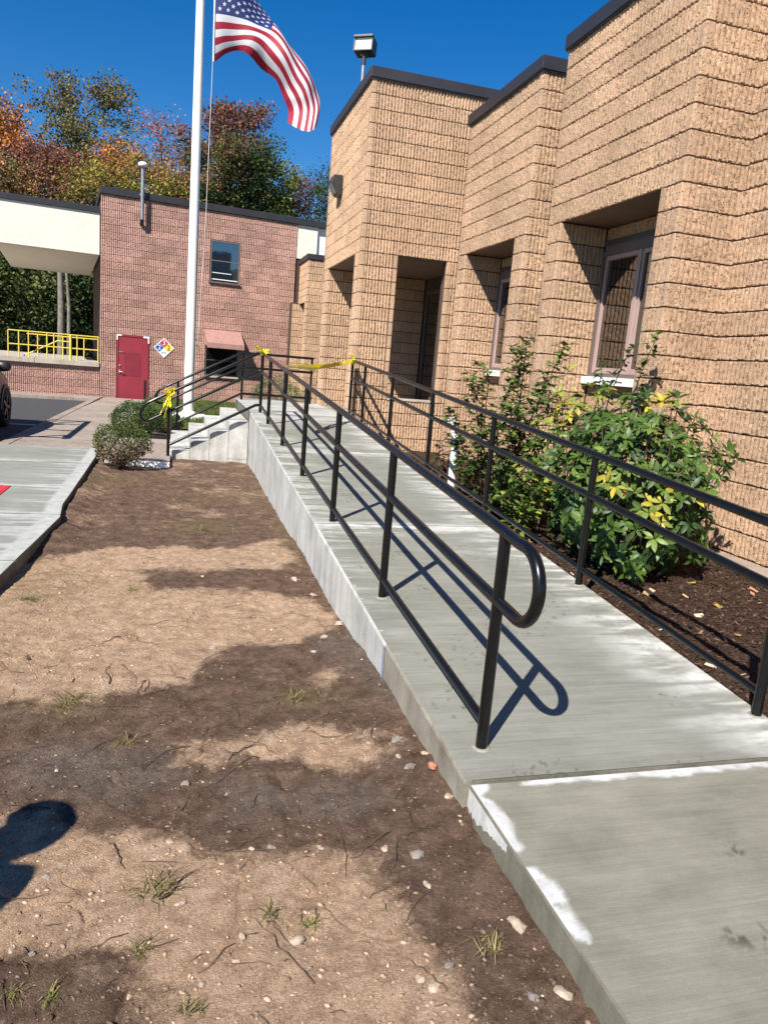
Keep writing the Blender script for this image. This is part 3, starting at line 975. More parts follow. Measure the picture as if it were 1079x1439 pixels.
def ramp_rail(x, ys, label, y_end):
    t = thing('ramp_railing', label, 'railing', (x, ys[0], 0))
    for y in ys:
        z = ramp_z(y)
        MB().tube([(x, y, z - 0.05), (x, y, z + H_TOP - 0.012)], RR, 14).build('post', MAT['rail'], t)
        MB().lathe([(0.039, -0.01), (0.037, 0.002), (0.028, 0.004), (0.022, 0.004)], (x, y, z), 16).build('post_grout', MAT['grout'], t)
    y0 = ys[0]
    zt, zm = ramp_z(y0) + H_TOP, ramp_z(y0) + H_MID
    r = (zt - zm) / 2
    yl = y0 - 0.17
    pts = [(x, y_end, ramp_z(y_end) + H_TOP), ]
    if y_end > RAMP_Y1: pts.append((x, RAMP_Y1, LAND_Z + H_TOP))
    pts += [(x, y0, zt), (x, yl + 0.05, ramp_z(yl) + H_TOP - 0.0)]
    cz = (ramp_z(yl) + H_TOP + ramp_z(yl) + H_MID) / 2
    pts += arc((x, yl, cz), (H_TOP - H_MID) / 2, math.pi / 2, -math.pi / 2, 14, (0, -1))
    pts += [(x, yl + 0.05, ramp_z(yl + .05) + H_MID), (x, y0, zm)]
    MB().tube(pts, RR, 16).build('top_rail', MAT['rail'], t)
    for h, nm, rr in ((H_MID, 'middle_rail', RR), (H_BOT, 'bottom_rail', 0.0185)):
        p = [(x, y0, ramp_z(y0) + h), (x, min(y_end, RAMP_Y1), ramp_z(y_end) + h)]
        if y_end > RAMP_Y1: p.append((x, y_end, LAND_Z + h))
        MB().tube(p, rr, 14).build(nm, MAT['rail'], t)
    return t


LX, RXR = 1.185, 2.60
LYS = [2.45, 4.0, 5.55, 7.1, 8.65, 10.2, 11.28]
RYS = [2.56, 4.2, 5.85, 7.5, 9.1, 10.6, 11.46]
ramp_rail(LX, LYS, 'black steel railing along the open dirt side of the ramp with a looped end', 11.28)
ramp_rail(RXR, RYS, 'black steel railing along the planted side of the ramp in front of the shrubs', 11.46)

t = thing('landing_railing', 'short black railing across the far end of the landing by the rear wall', 'railing', (1.15, 14.45, LAND_Z))
for x in (1.15, 2.47):
    MB().tube([(x, 14.45, LAND_Z - 0.03), (x, 14.45, LAND_Z + H_TOP)], RR, 12).build('post', MAT['rail'], t)
for h, nm in ((H_TOP, 'top_rail'), (H_MID, 'middle_rail'), (H_BOT, 'bottom_rail')):
    MB().tube([(1.15, 14.45, LAND_Z + h), (2.50, 14.45, LAND_Z + h)], RR, 12).build(nm, MAT['rail'], t)


def stair_rail(y, label, post_x=-0.135, lowpost=True):
    t = thing('stair_railing', label, 'railing', (post_x, y, 0))
    xt = 1.12
    s = 0.535
    zt0 = LAND_Z + H_TOP
    f = lambda x, h: LAND_Z + h - s * (xt - x)
    zb = 0.055
    MB().tube([(post_x, y, zb - 0.03), (post_x, y, f(post_x, H_TOP))], RR, 14).build('post', MAT['rail'], t)
    xl = post_x - 0.26
    top = [(xt + 0.05, y, zt0), (xt, y, zt0), (post_x, y, f(post_x, H_TOP)), (xl, y, f(xl, H_TOP))]
    r = (H_TOP - H_MID) / 2
    c = (xl, y, f(xl, H_TOP) - r)
    # the loop leans with the rail
    pts = arc(c, r, math.pi / 2, -math.pi / 2, 12, (-1, 0))
    pts = [(p[0], p[1], p[2] + s * (p[0] - xl) * 0.9) for p in pts]
    MB().tube(top + pts + [(post_x, y, f(post_x, H_MID))], RR, 14).build('top_rail', MAT['rail'], t)
    for h, nm in ((H_MID, 'middle_rail'), (H_BOT, 'bottom_rail')):
        MB().tube([(xt + 0.05, y, LAND_Z + h), (xt, y, LAND_Z + h), (post_x, y, f(post_x, h))], RR * 0.9, 12).build(nm, MAT['rail'], t)
    return t


stair_rail(11.30, 'black stair railing with yellow tape knotted on its bottom post')
stair_rail(14.35, 'black stair railing on the far side of the steps nearest the lawn', -0.02)


# ================================================================== CAUTION TAPE
def ribbon(pts, w, n=40, seed=0, sag=0.0):
    rnd = random.Random(seed)
    P = [Vector(p) for p in pts]
    out = []
    for i in range(n + 1):
        t = i / n * (len(P) - 1); k = min(int(t), len(P) - 2); f = t - k
        p = P[k].lerp(P[k + 1], f); p.z -= sag * 4 * (i / n) * (1 - i / n)
        out.append(p)
    vs, fs = [], []
    a = rnd.uniform(0, 3)
    for i, p in enumerate(out):
        d = (out[min(i + 1, n)] - out[max(i - 1, 0)]).normalized()
        a += rnd.uniform(-0.25, 0.25)
        s = d.cross(Vector((0, 0, 1)))
        s = s.normalized() if s.length > 1e-4 else Vector((1, 0, 0))
        u = s.cross(d)
        wv = (u * math.cos(a) + s * math.sin(a)) * w * (0.5 + 0.08 * math.sin(i * 1.3))
        nv = (s * math.cos(a) - u * math.sin(a)) * 0.0012
        vs += [p - wv - nv, p + wv - nv, p + wv + nv, p - wv + nv]
    for i in range(n):
        o = i * 4
        for k in range(4): fs.append((o + k, o + (k + 1) % 4, o + 4 + (k + 1) % 4, o + 4 + k))
    return vs, fs


def tape_knot(c, label, seed, tails):
    t = thing('caution_tape', label, 'tape', c)
    rnd = random.Random(seed)
    mb = MB()
    for k in range(3):          # wraps round the tube
        z = -0.02 + 0.03 * k
        pts = [(c[0] + 0.031 * math.cos(a), c[1] + 0.031 * math.sin(a), c[2] + z + 0.012 * math.sin(a * 2 + k)) for a in np.linspace(0, 6.28, 9)]
        mb.add(*ribbon(pts, 0.036, 26, seed + k))
    mb.build('wrap', MAT['tape'], t)
    mb = MB()
    for k in range(4):          # bow loops
        a = rnd.uniform(0, 6.28); L = rnd.uniform(0.045, 0.085); up = rnd.uniform(0.02, 0.08)
        q = [(c[0], c[1] - .03, c[2] + 0.02)] + [(c[0] + math.cos(a) * L * u, c[1] - 0.04 + math.sin(a) * L * u * .5, c[2] + 0.02 + up * v) for u, v in ((.5, .9), (1, 1), (1, .4), (.5, -.1))] + [(c[0], c[1] - .03, c[2])]
        mb.add(*ribbon(q, 0.034, 24, seed + 10 + k))
    mb.build('loop', MAT['tape'], t)
    for k, e in enumerate(tails):
        m = Vector(c).lerp(Vector(e), .5) + Vector((rnd.uniform(-.02, .02), -0.02, 0))
        mb = MB(); mb.add(*ribbon([(c[0], c[1] - .03, c[2]), m, e], 0.055, 24, seed + 20 + k)); mb.build('tail', MAT['tape'], t)


zc = LAND_Z + H_TOP
tape_knot((LX, 11.28, zc), 'yellow tape knotted at the top corner of the ramp railing', 3, [(LX - .12, 11.2, zc + .10)])
tape_knot((-0.135, 11.30, LAND_Z + H_TOP - 0.535 * 1.255 - 0.03), 'yellow tape tied round the lowest stair railing post with hanging tails', 5, [(-0.26, 11.24, 0.66), (-0.12, 11.22, 0.78), (-0.19, 11.22, 0.62)])
t = thing('caution_tape', 'yellow tape strung across the ramp between the two railings', 'tape', (LX, 8.9, ramp_z(8.9) + H_TOP))
mb = MB(); mb.add(*ribbon([(LX, 9.1, ramp_z(9.1) + H_TOP), (1.55, 9.8, 1.56), (2.0, 10.4, 1.58), (RXR, 11.45, zc + .01)], 0.06, 60, 9, 0.03)); mb.build('strand', MAT['tape'], t)
mb = MB(); mb.add(*ribbon([(LX, 9.02, ramp_z(9.02) + H_TOP + .02), (1.45, 9.5, 1.53), (1.75, 9.95, 1.52), (1.95, 10.3, 1.56)], 0.06, 40, 12, 0.02)); mb.build('strand', MAT['tape'], t)
mb = MB(); mb.add(*ribbon([(RXR - .04, 11.40, zc + .10), (RXR, 11.43, zc + .03), (RXR + .01, 11.43, zc - .05)], 0.05, 16, 14)); mb.build('knot', MAT['tape'], t)

# ================================================================== NEAR BUILDING
bld = thing('block_building', 'tan split-face block building with projecting bays and dark roof edges', 'building', (4.6, 8, 0))
Z0 = -0.1324
zk = lambda k: Z0 + CH * k
XB = 3.99
XM = XB + QL + 10 * RIB
W = BlockWall(bld, MAT['tan_block'], Z0)
core = MB(); caps = []


def bay(y0, nrib):
    y1 = y0 + nrib * RIB + 2 * QL
    pi, po = y0 + 0.3048, y1 - 0.3048
    W.face((XM + .022, y0), (XB + QL - .004, y0), 0, 26)                                  # flank facing the camera
    W.quoin((XB, y0), (1, 0), (0, 1), 0, 26)
    W.face((XB, y0 + QL), (XB, y0 + QL + 3 * RIB), 0, 17)                   # near pier
    W.quoin((XB, pi), (0, -1), (1, 0), 0, 17)
    W.face((XM, po), (XB + QL, po), 0, 17)                                  # lit jamb of the far pier
    W.quoin((XB, po), (1, 0), (0, 1), 0, 17)
    W.face((XB, po + QL), (XB, po + QL + 3 * RIB), 0, 17)
    W.quoin((XB, y1), (0, -1), (1, 0), 0, 26)
    W.face((XB, y0 + QL), (XB, y0 + QL + nrib * RIB), 17, 26)               # lintel face
    core.box(XB + .024, XM + .1, y0 + .024, pi - .024, -0.2, 3.36)
    core.box(XB + .024, XM + .1, po + .024, y1 - .024, -0.2, 3.36)
    core.box(XB + .024, XM + .3, y0 + .024, y1 - .024, 3.362, 5.149)
    MB().box(XB + .036, XM + .02, pi - .02, po + .02, 3.333, 3.361).build('soffit', MAT['soffit'], bld)
    MB().box(XB - .035, XM + .25, y0 - .035, y1 + .035, 5.152, 5.300).build('roof_edge', MAT['cap'], bld, bevel=0.008)
    MB().box(XB - .022, XM + .2, y0 - .022, y1 + .022, 5.135, 5.1515).build('drip_edge', MAT['cap'], bld)
    return pi, po, y1


p1 = bay(5.70, 44)
p2 = bay(8.68, 42)
# recessed main wall
def main_face(y0, y1, k0=0, k1=26):
    n = int(round((y1 - y0) / RIB))
    W.face((XM, y1 + .022 - n * RIB), (XM, y1 + .022), k0, k1)


main_face(5.70 - 80 * RIB, 5.70)
core.box(XM + .024, XM + .6, 1.0, 25.0, -0.2, 5.149)


def window_bay(pi, po):
    zs, zh = 1.69, 3.06
    ks, kh = 9, 16
    W.face((XM, pi), (XM, po), 0, ks); W.face((XM, pi), (XM, po), kh, 17)
    w = thing_part = bpy.data.objects.new('window', None); COL.objects.link(w); w.parent = bld
    w.location = Vector((XM, (pi + po) / 2, zs)) - bld.location
    fx0, fx1 = XM - 0.03, XM + 0.05
    a, b = pi + 0.03, po - 0.02
    fr = MB()
    for (y0, y1, z0, z1) in ((a, a + .045, zs, zh), (b - .045, b, zs, zh), (a, b, zh - .045, zh + .06), (a, b, zs, zs + .04)):
        fr.box(fx0, fx1, y0 if y1 - y0 < .1 else y0 + .0451, y1 if y1 - y0 < .1 else y1 - .0451, z0, z1)
    link('frame', fr.mesh('frame'), MAT['grey_frame'], w)
    mid = b - 0.70
    for (y0, y1) in ((mid, b - .05), (a + .05, mid - .05)):
        sm = MB()
        z0, z1 = zs + .042, zh - .047
        sm.box(fx0 + .02, fx1 - .01, y0, y0 + .038, z0, z1); sm.box(fx0 + .02, fx1 - .01, y1 - .038, y1, z0, z1)
        sm.box(fx0 + .02, fx1 - .01, y0 + .0381, y1 - .0381, z1 - .045, z1); sm.box(fx0 + .02, fx1 - .01, y0 + .0381, y1 - .0381, z0, z0 + .06)
        link('sash', sm.mesh('sash'), MAT['pink_frame'], w)
        link('pane', MB().box(fx0 + .045, fx0 + .055, y0 + .03, y1 - .03, z0 + .05, z1 - .04).mesh('pane'), MAT['glass'], w)
    link('mullion', MB().box(fx0 + .005, fx1, mid - .048, mid - .002, zs + .042, zh - .047).mesh('mullion'), MAT['pink_frame'], w)
    link('head_board', MB().box(fx0 + .012, fx1, a, b, zh + .0605, zh + .125).mesh('head_board'), MAT['bronze_frame'], w)
    link('sill', MB().box(XM - .09, XM + .03, pi + .004, po - .004, zs - .085, zs - .001).mesh('sill'), MAT['white_sill'], w)


window_bay(p1[0], p1[1])
window_bay(p2[0], p2[1])
W.face((XM, p1[2]), (XM, p1[2] + 11 * RIB), 0, 26)
W.face((XM, p2[2]), (XM, p2[2] + 11 * RIB), 0, 26)
MB().box(XM - .035, XM + .7, 1.0, 5.66, 5.152, 5.300).build('roof_edge', MAT['cap'], bld, bevel=0.008)
MB().box(XM - .03, XM + .7, p1[2] + .04, 8.68 - .04, 5.152, 5.290).build('roof_edge', MAT['cap'], bld)
MB().box(XM - .03, XM + .7, p2[2] + .04, 11.52, 5.152, 5.290).build('roof_edge', MAT['cap'], bld)

# entrance tower
XT = XM - QL - 37 * RIB
YT0 = 11.56
YT1 = YT0 + 58 * RIB + 2 * QL
KT = 29
oR, oL = 0.5334, 1.3462
pB0, pB1 = (XM, YT0), (XT + QL, YT0)
W.gw = 0.0156
W.face(pB0, pB1, 0, 6)
W.face(pB0, pB1, 17, KT)
W.face(pB0, pB1, 6, 17, 0, oR - QL)
W.face((XM - (oL + QL), YT0), (XM - (oL + QL) - 9 * RIB, YT0), 6, 17)
W.quoin((XM - oR, YT0), (1, 0), (0, 1), 6, 17)
W.quoin((XM - oL, YT0), (0, 1), (-1, 0), 6, 17)
W.quoin((XT, YT0), (1, 0), (0, 1), 0, KT)
W.quoin((XT, YT1), (0, -1), (1, 0), 0, KT)
W.face((XT, YT0 + QL), (XT, YT1 - QL), 17, KT)
W.face((XT, YT0 + QL), (XT, YT0 + QL + 5 * RIB), 3, 17)
W.quoin((XT, YT0 + .4064), (0, -1), (1, 0), 3, 17)
yj = YT1 - .4064
W.face((XM, yj), (XT + QL, yj), 3, 17)
W.quoin((XT, yj), (1, 0), (0, 1), 3, 17)
W.face((XT, yj + QL), (XT, yj + QL + 5 * RIB), 3, 17)
core.box(XT + .024, XM + .2, YT0 + .024, YT1 - .024, 3.364, 5.758)          # mass above the porch
core.box(XT + .024, XM - oL - .024, YT0 + .024, YT0 + .39, -0.2, 3.36)      # pillar
core.box(XM - oR + .024, XM + .05, YT0 + .024, YT0 + .30, -0.2, 3.36)
core.box(XM - oL - .024, XM - oR + .024, YT0 + .024, YT0 + .30, -0.2, zk(6) - .002)
core.box(XT + .024, XM + .05, yj + .024, YT1 - .024, -0.2, 3.36)
MB().box(XT + .036, XM + .01, YT0 + .036, YT1 - .036, 3.333, 3.3625).build('soffit', MAT['soffit'], bld)
MB().box(XM - oL + .002, XM - oR - .002, YT0 - .004, YT0 + .31, zk(6) - .001, zk(6) + .03).build('opening_sill', MAT['dock_conc'], bld, bevel=0.005)
MB().box(XT - .035, XM + .2, YT0 - .035, YT1 + .035, 5.762, 5.910).build('roof_edge', MAT['cap'], bld, bevel=0.008)
MB().box(XT - .022, XM + .15, YT0 - .022, YT1 + .022, 5.745, 5.7615).build('drip_edge', MAT['cap'], bld)
d = bpy.data.objects.new('entry_door', None); COL.objects.link(d); d.parent = bld; d.location = Vector((XM, 12.6, LAND_Z)) - bld.location
link('door_leaf', MB().box(XM - .05, XM + .0, 12.05, 13.85, LAND_Z, 3.0).mesh('door_leaf'), MAT['glass'], d)
fr = MB()
for (y0, y1, z0, z1) in ((11.97, 12.048, LAND_Z, 3.08), (13.852, 13.93, LAND_Z, 3.08), (12.92, 12.98, LAND_Z, 3.0), (12.05, 13.85, 3.002, 3.08)):
    fr.box(XM - .07, XM + .0, y0, y1, z0, z1)
link('door_frame', fr.mesh('door_frame'), MAT['bronze_frame'], d)
MB().box(3.36, 3.48, yj - .07, yj - .001, 2.05, 2.20).build('porch_switch_box', MAT['lamp_body'], bld, bevel=0.01)

# the farther bay at the rear wall
yb0 = 22.55; XF = 3.56
n = 17
W.face((XF + QL + 18 * RIB, yb0), (XF + QL, yb0), 0, 23)
W.quoin((XF, yb0), (1, 0), (0, 1), 0, 23)
W.face((XF, yb0 + QL), (XF, yb0 + QL + 3 * RIB), 0, 17)
W.quoin((XF, yb0 + .3048), (0, -1), (1, 0), 0, 17)
W.face((XF, yb0 + QL), (XF, yb0 + QL + 30 * RIB), 17, 23)
W.face((XF + 9 * RIB, yb0 + 1.35), (XF - 4 * RIB, yb0 + 1.35), 0, 17)
core.box(XF - .25, XF + .5, yb0 + 1.374, yb0 + 1.7, -0.2, 3.36)
core.box(XF + .024, XM + .2, yb0 + .024, yb0 + .29, -0.2, 3.36)
core.box(XF + .024, XM + .2, yb0 + .024, yb0 + 1.8, 3.362, zk(23) - .003)
core.box(XF + .45, XM + .2, yb0 + .29, yb0 + 1.8, -0.2, 3.36)
MB().box(XF - .035, XM + .2, yb0 - .035, yb0 + 1.75, zk(23), zk(23) + .15).build('roof_edge', MAT['cap'], bld, bevel=0.006)
MB().box(XF + .03, XF + .44, yb0 + .30, yb0 + 1.7, 3.333, 3.361).build('soffit', MAT['soffit'], bld)
core.build('mortar_core', MAT['mortar'], bld)
W.finish()

# wall lamp and roof floodlight
t = thing('wall_lamp', 'dark wall lamp with clear lens on the entrance tower', 'lamp', (XT, 13.45, 4.6))
prof = [(0.0, 0.16), (-0.16, 0.15), (-0.20, 0.02), (-0.10, -0.16), (0.0, -0.18)]
mb = MB(); y0, y1 = 13.31, 13.59
k = len(prof)
mb.add([(XT - .004 + x, y0, 4.62 + z) for x, z in prof] + [(XT - .004 + x, y1, 4.62 + z) for x, z in prof], [tuple(range(k)), tuple(reversed(range(k, 2 * k)))] + [(i, k + i, k + (i + 1) % k, (i + 1) % k) for i in range(k)])
mb.build('housing', MAT['lamp_body'], t, bevel=0.012)
mb = MB(); mb.add([(XT - .206, 13.34, 4.625), (XT - .206, 13.56, 4.625), (XT - .122, 13.56, 4.47), (XT - .122, 13.34, 4.47), (XT - .19, 13.34, 4.62), (XT - .19, 13.56, 4.62), (XT - .11, 13.56, 4.48), (XT - .11, 13.34, 4.48)],
                  [(0, 1, 2, 3), (7, 6, 5, 4), (0, 4, 5, 1), (1, 5, 6, 2), (2, 6, 7, 3), (3, 7, 4, 0)])
mb.build('lens', MAT['galv'], t)
fl = thing('floodlight', 'boxy dark floodlight with white lens on the tower roof', 'floodlight', (2.62, 12.30, 5.90))
MB().tube([(2.62, 12.30, 5.85), (2.62, 12.30, 6.24)], 0.028, 12).build('pole', MAT['galv'], fl)
mb = MB(); mb.tube([(2.62, 12.30, 6.17), (2.62, 12.30, 6.345)], 0.036, 12); mb.box(2.56, 2.68, 12.27, 12.33, 6.28, 6.34)
mb.build('bracket', MAT['lamp_body'], fl)
hm = Matrix.Translation((2.62, 12.30, 6.44)) @ Matrix.Rotation(R(-33), 4, 'Z') @ Matrix.Rotation(R(-8), 4, 'X') @ Matrix.Scale(0.74, 4)
mb = MB()
mb.box(-0.20, 0.20, -0.06, 0.19, -0.14, 0.15); 
mb.box(-0.205, 0.205, -0.15, -0.0605, 0.115, 0.155); mb.box(-0.205, -0.18, -0.11, -0.0605, -0.145, 0.1145); mb.box(0.18, 0.205, -0.11, -0.0605, -0.145, 0.1145); mb.box(-0.1795, 0.1795, -0.11, -0.0605, -0.145, -0.12)
mb.build('housing', MAT['lamp_body'], fl, mw=hm)
mb = MB(); mb.box(-0.178, 0.178, -0.085, -0.062, -0.118, 0.113); mb.build('lens', MAT['sky_white'], fl, mw=hm)
mb = MB()
for z in (-0.06, 0.0, 0.06): mb.box(-0.178, 0.178, -0.090, -0.0855, z - .004, z + .004)
mb.build('lens_rib', MAT['galv'], fl, mw=hm)

# ================================================================== REAR BUILDING
TH = R(8)
BP = Vector((-2.27, 23.6))
BE = Vector((math.cos(TH), math.sin(TH)))
BN = Vector((math.sin(TH), -math.cos(TH)))


def TB(s, o, z):
    """s along the front to the right, o outwards towards the viewer, z up."""
    p = BP + BE * s + BN * o
    return (p.x, p.y, z)


def bp2(s, o=0.0):
    p = TB(s, o, 0)
    return (p[0], p[1])


rear = thing('service_building', 'pinkish ribbed block building with a maroon door behind the flagpole', 'building', TB(2.9, 0, 0))
ZR = -0.113
zr = lambda k: ZR + CH * k
WR = BlockWall(rear, MAT['pink_block'], ZR)
NR = 114                                   # ribs
SR = NR * RIB
pr0, pr1 = bp2(SR), bp2(0)


def rr(sa, sb, k0, k1): WR.face(pr0, pr1, k0, k1, (NR - sb) * RIB, (NR - sa) * RIB)


D0, D1 = 9, 27; W0, W1 = 61, 79; A0, A1 = 60, 80
rr(0, D0, 0, 10); rr(D1, NR, 0, 5); rr(0, NR, 10, 19); rr(0, NR, 25, 29)
rr(D1, A0, 5, 10); rr(A1, NR, 5, 10)
rr(0, W0, 19, 25); rr(W1, NR, 19, 25)
cr = MB()
cr.box(0.024, SR, -6, -.024, -0.3, zr(29) - .002, T=TB)
cr.box(SR + .001, SR + 1.3, -6, -.06, -0.3, zr(24) - .003, T=TB)
cr.build('mortar_core', MAT['mortar_pink'], rear)
MB().box(-0.03, 6.75, -6, .05, zr(29), zr(29) + .19, T=TB).build('roof_edge', MAT['cap'], rear, bevel=0.01)
MB().box(SR + .003, 6.46, -6, -.03, zr(24), zr(29) - .002, T=TB).build('cream_panel', MAT['cream'], rear)
MB().box(6.463, 6.95, -6, -.12, zr(24), zr(29) - .002, T=TB).build('grey_panel', MAT['white_sill'], rear)
# door
d = bpy.data.objects.new('door', None); COL.objects.link(d); d.parent = rear; d.location = Vector(TB(0.9, 0, 0)) - rear.location
ds0, ds1, dz1 = D0 * RIB, D1 * RIB, zr(10)
fr = MB()
fr.box(ds0 + .004, ds0 + .045, -.0235, .02, 0.0, dz1 - .006, T=TB); fr.box(ds1 - .045, ds1 - .004, -.0235, .02, 0.0, dz1 - .006, T=TB); fr.box(ds0 + .0455, ds1 - .0455, -.0235, .02, dz1 - .045, dz1 - .006, T=TB)
link('frame', fr.mesh('frame'), MAT['red_door'], d)
link('leaf', MB().box(ds0 + .048, ds1 - .048, -.0235, .005, 0.02, dz1 - .048, T=TB).mesh('leaf'), MAT['red_door'], d)
link('panel', MB().box(ds0 + .22, ds1 - .22, .0052, .010, 0.72, 1.42, T=TB).mesh('panel'), MAT['red_door_panel'], d)
link('latch_guard', MB().box(ds0 + .06, ds0 + .19, .0052, .025, 1.40, 1.43, T=TB).mesh('latch_guard'), MAT['steel'], d)
hb = MB(); hb.box(ds0 + .055, ds0 + .10, .0052, .03, 0.78, 0.90, T=TB)
hb.tube([TB(ds0 + .078, .03, .84), TB(ds0 + .078, .07, .84), TB(ds0 + .19, .07, .82)], 0.012, 8)
link('handle', hb.mesh('handle'), MAT['steel'], d)
link('lock', MB().tube([TB(ds0 + .09, .005, 1.02), TB(ds0 + .09, .03, 1.02)], 0.028, 10).mesh('lock'), MAT['door_frame'], d)
link('closer_bar', MB().box(ds1 - .125, ds1 - .07, .0052, .02, 0.05, 0.62, T=TB).mesh('closer_bar'), MAT['black_plastic'], d)
mb = MB()
for (a, b, z0, z1) in ((ds0 - .005, ds0 + .03, dz1 - .16, dz1 - .02), (ds0 - .005, ds0 + .14, dz1 - .04, dz1 + .0), (ds1 - .03, ds1 + .01, dz1 - .20, dz1 - .03), (ds1 - .16, ds1 + .01, dz1 - .05, dz1 + .0)):
    mb.box(a, b, .0205, .026, z0, z1, T=TB)
link('corner_guard', mb.mesh('corner_guard'), MAT['white_sill'], d)
# upper window
w = bpy.data.objects.new('window', None); COL.objects.link(w); w.parent = rear; w.location = Vector(TB(3.5, 0, 3.75)) - rear.location
a, b, z0, z1 = W0 * RIB, W1 * RIB, zr(19), zr(25)
fr = MB()
for (s0, s1, q0, q1) in ((a + .004, a + .05, z0, z1 - .004), (b - .05, b - .004, z0, z1 - .004), (a + .0505, b - .0505, z1 - .05, z1 - .004), (a + .0505, b - .0505, z0 + .05, z0 + .09), (a + .0505, b - .0505, z0 + .60, z0 + .635)):
    fr.box(s0, s1, -.0235, -.004 if s1 - s0 > .1 else .0, q0, q1, T=TB)
link('frame', fr.mesh('frame'), MAT['grey_frame'], w)
link('pane', MB().box(a + .05, b - .05, -.0235, -.0155, z0 + .64, z1 - .05, T=TB).mesh('pane'), MAT['glass_blue'], w)
link('pane', MB().box(a + .05, b - .05, -.0235, -.0155, z0 + .09, z0 + .60, T=TB).mesh('pane'), MAT['glass_blue'], w)
link('check_rail', MB().box(a + .08, b - .25, -.0095, -.004, z0 + .255, z0 + .275, T=TB).mesh('check_rail'), MAT['white_sill'], w)
link('bottom_rail', MB().box(a + .09, b - .06, -.0035, .006, z0 + .06, z0 + .085, T=TB).mesh('bottom_rail'), MAT['white_sill'], w)
link('sill', MB().box(a - .03, b + .02, -.014, .06, z0 - .045, z0 + .004, T=TB).mesh('sill'), MAT['grey_frame'], w)
# lower window with awning
w = bpy.data.objects.new('window', None); COL.objects.link(w); w.parent = rear; w.location = Vector(TB(3.5, 0, 0.9)) - rear.location
a, b, z0, z1 = A0 * RIB, A1 * RIB, zr(5), zr(10)
fr = MB()
for (s0, s1, q0, q1) in ((a + .004, a + .04, z0, z1), (b - .04, b - .004, z0, z1), (a + .0405, b - .0405, z0, z0 + .05), (a + .0405, b - .0405, z0 + .47, z0 + .50)):
    fr.box(s0, s1, -.0235, -.003, q0, q1, T=TB)
link('frame', fr.mesh('frame'), MAT['bronze_frame'], w)
link('pane', MB().box(a + .04, b - .04, -.0235, -.0155, z0 + .05, z1, T=TB).mesh('pane'), MAT['glass'], w)
link('sill', MB().box(a - .02, b + .02, -.014, .07, z0 - .05, z0 + .002, T=TB).mesh('sill'), MAT['dock_conc'], w)
aw = bpy.data.objects.new('awning', None); COL.objects.link(aw); aw.parent = rear; aw.location = Vector(TB(3.55, 0, 2.0)) - rear.location
sa, sb = a - .06, b + .06
zt, zb, ou = 2.30, 1.90, 0.62
nsl = 7
for i in range(nsl):
    f0, f1 = i / nsl, (i + 1) / nsl
    mb = MB()
    o0, o1 = .02 + (ou - .02) * f0, .02 + (ou - .02) * f1
    q0, q1 = zt + (zb - zt) * f0, zt + (zb - zt) * f1
    vs = [TB(sa, o0, q0), TB(sb, o0, q0), TB(sb, o1 + .004, q1 + .002), TB(sa, o1 + .004, q1 + .002), TB(sa, o0, q0 - .012), TB(sb, o0, q0 - .012), TB(sb, o1 + .004, q1 - .012), TB(sa, o1 + .004, q1 - .012)]
    mb.add(vs, [(3, 2, 1, 0), (4, 5, 6, 7), (0, 1, 5, 4), (1, 2, 6, 5), (2, 3, 7, 6), (3, 0, 4, 7)])
    link('slat', mb.mesh('slat'), MAT['awning'], aw)
vs = []; nz = 28
for i in range(nz + 1):
    s = sa + (sb - sa) * i / nz
    vs += [TB(s, ou + .006, zb + .005), TB(s, ou + .008, zb - .13 - .025 * abs(math.sin(i * math.pi / 2)))]
mb = MB(); mb.add(vs, [(2 * i, 2 * i + 1, 2 * i + 3, 2 * i + 2) for i in range(nz)])
link('valance', mb.mesh('valance'), MAT['awning'], aw)
for s in (sa, sb - .012):
    mb = MB(); v3 = [(.02, zt), (ou, zb), (ou, zb - .10), (.02, zb - .02)]
    mb.add([TB(s, o, z) for o, z in v3] + [TB(s + .012, o, z) for o, z in v3], [(0, 1, 2, 3), (7, 6, 5, 4), (0, 4, 5, 1), (1, 5, 6, 2), (2, 6, 7, 3), (3, 7, 4, 0)])
    link('side_panel', mb.mesh('side_panel'), MAT['awning'], aw)
WR.finish()

# vent pipe fixed to the front
t = thing('vent_pipe', 'grey vent pipe with a pale cap above the rear roof edge', 'pipe', TB(1.1, .15, 5.2))
MB().tube([TB(1.1, .17, 5.20), TB(1.1, .17, 6.62)], 0.052, 14).build('pipe', MAT['galv'], t)
c = TB(1.1, .17, 6.62)
MB().lathe([(0.09, 0), (0.135, 0.03), (0.135, 0.10), (0.06, 0.14), (0.01, 0.15)], c, 16).build('cap', MAT['sky_white'], t)
MB().tube([TB(1.1, .17, 5.24), TB(1.1, .12, 5.12), TB(1.1, .0, 5.10)], 0.055, 12).build('elbow', MAT['lamp_body'], t)
MB().box(1.02, 1.18, .052, .12, 5.86, 5.91, T=TB).build('strap', MAT['galv'], t)

# hazard diamond
sg = thing('hazard_sign', 'four-coloured hazard diamond sign on the pink wall beside the maroon door', 'sign', TB(1.81, .02, 1.64))
hs = 0.30                                  # half diagonal
S0, Zc = 1.81, 1.635


def dia(s, z, h, o0, o1):
    vs = [TB(S0 + s, o0, Zc + z - h), TB(S0 + s + h, o0, Zc + z), TB(S0 + s, o0, Zc + z + h), TB(S0 + s - h, o0, Zc + z)]
    vs += [TB(S0 + s, o1, Zc + z - h), TB(S0 + s + h, o1, Zc + z), TB(S0 + s, o1, Zc + z + h), TB(S0 + s - h, o1, Zc + z)]
    return MB().add(vs, [(3, 2, 1, 0), (4, 5, 6, 7), (0, 1, 5, 4), (1, 2, 6, 5), (2, 3, 7, 6), (3, 0, 4, 7)])


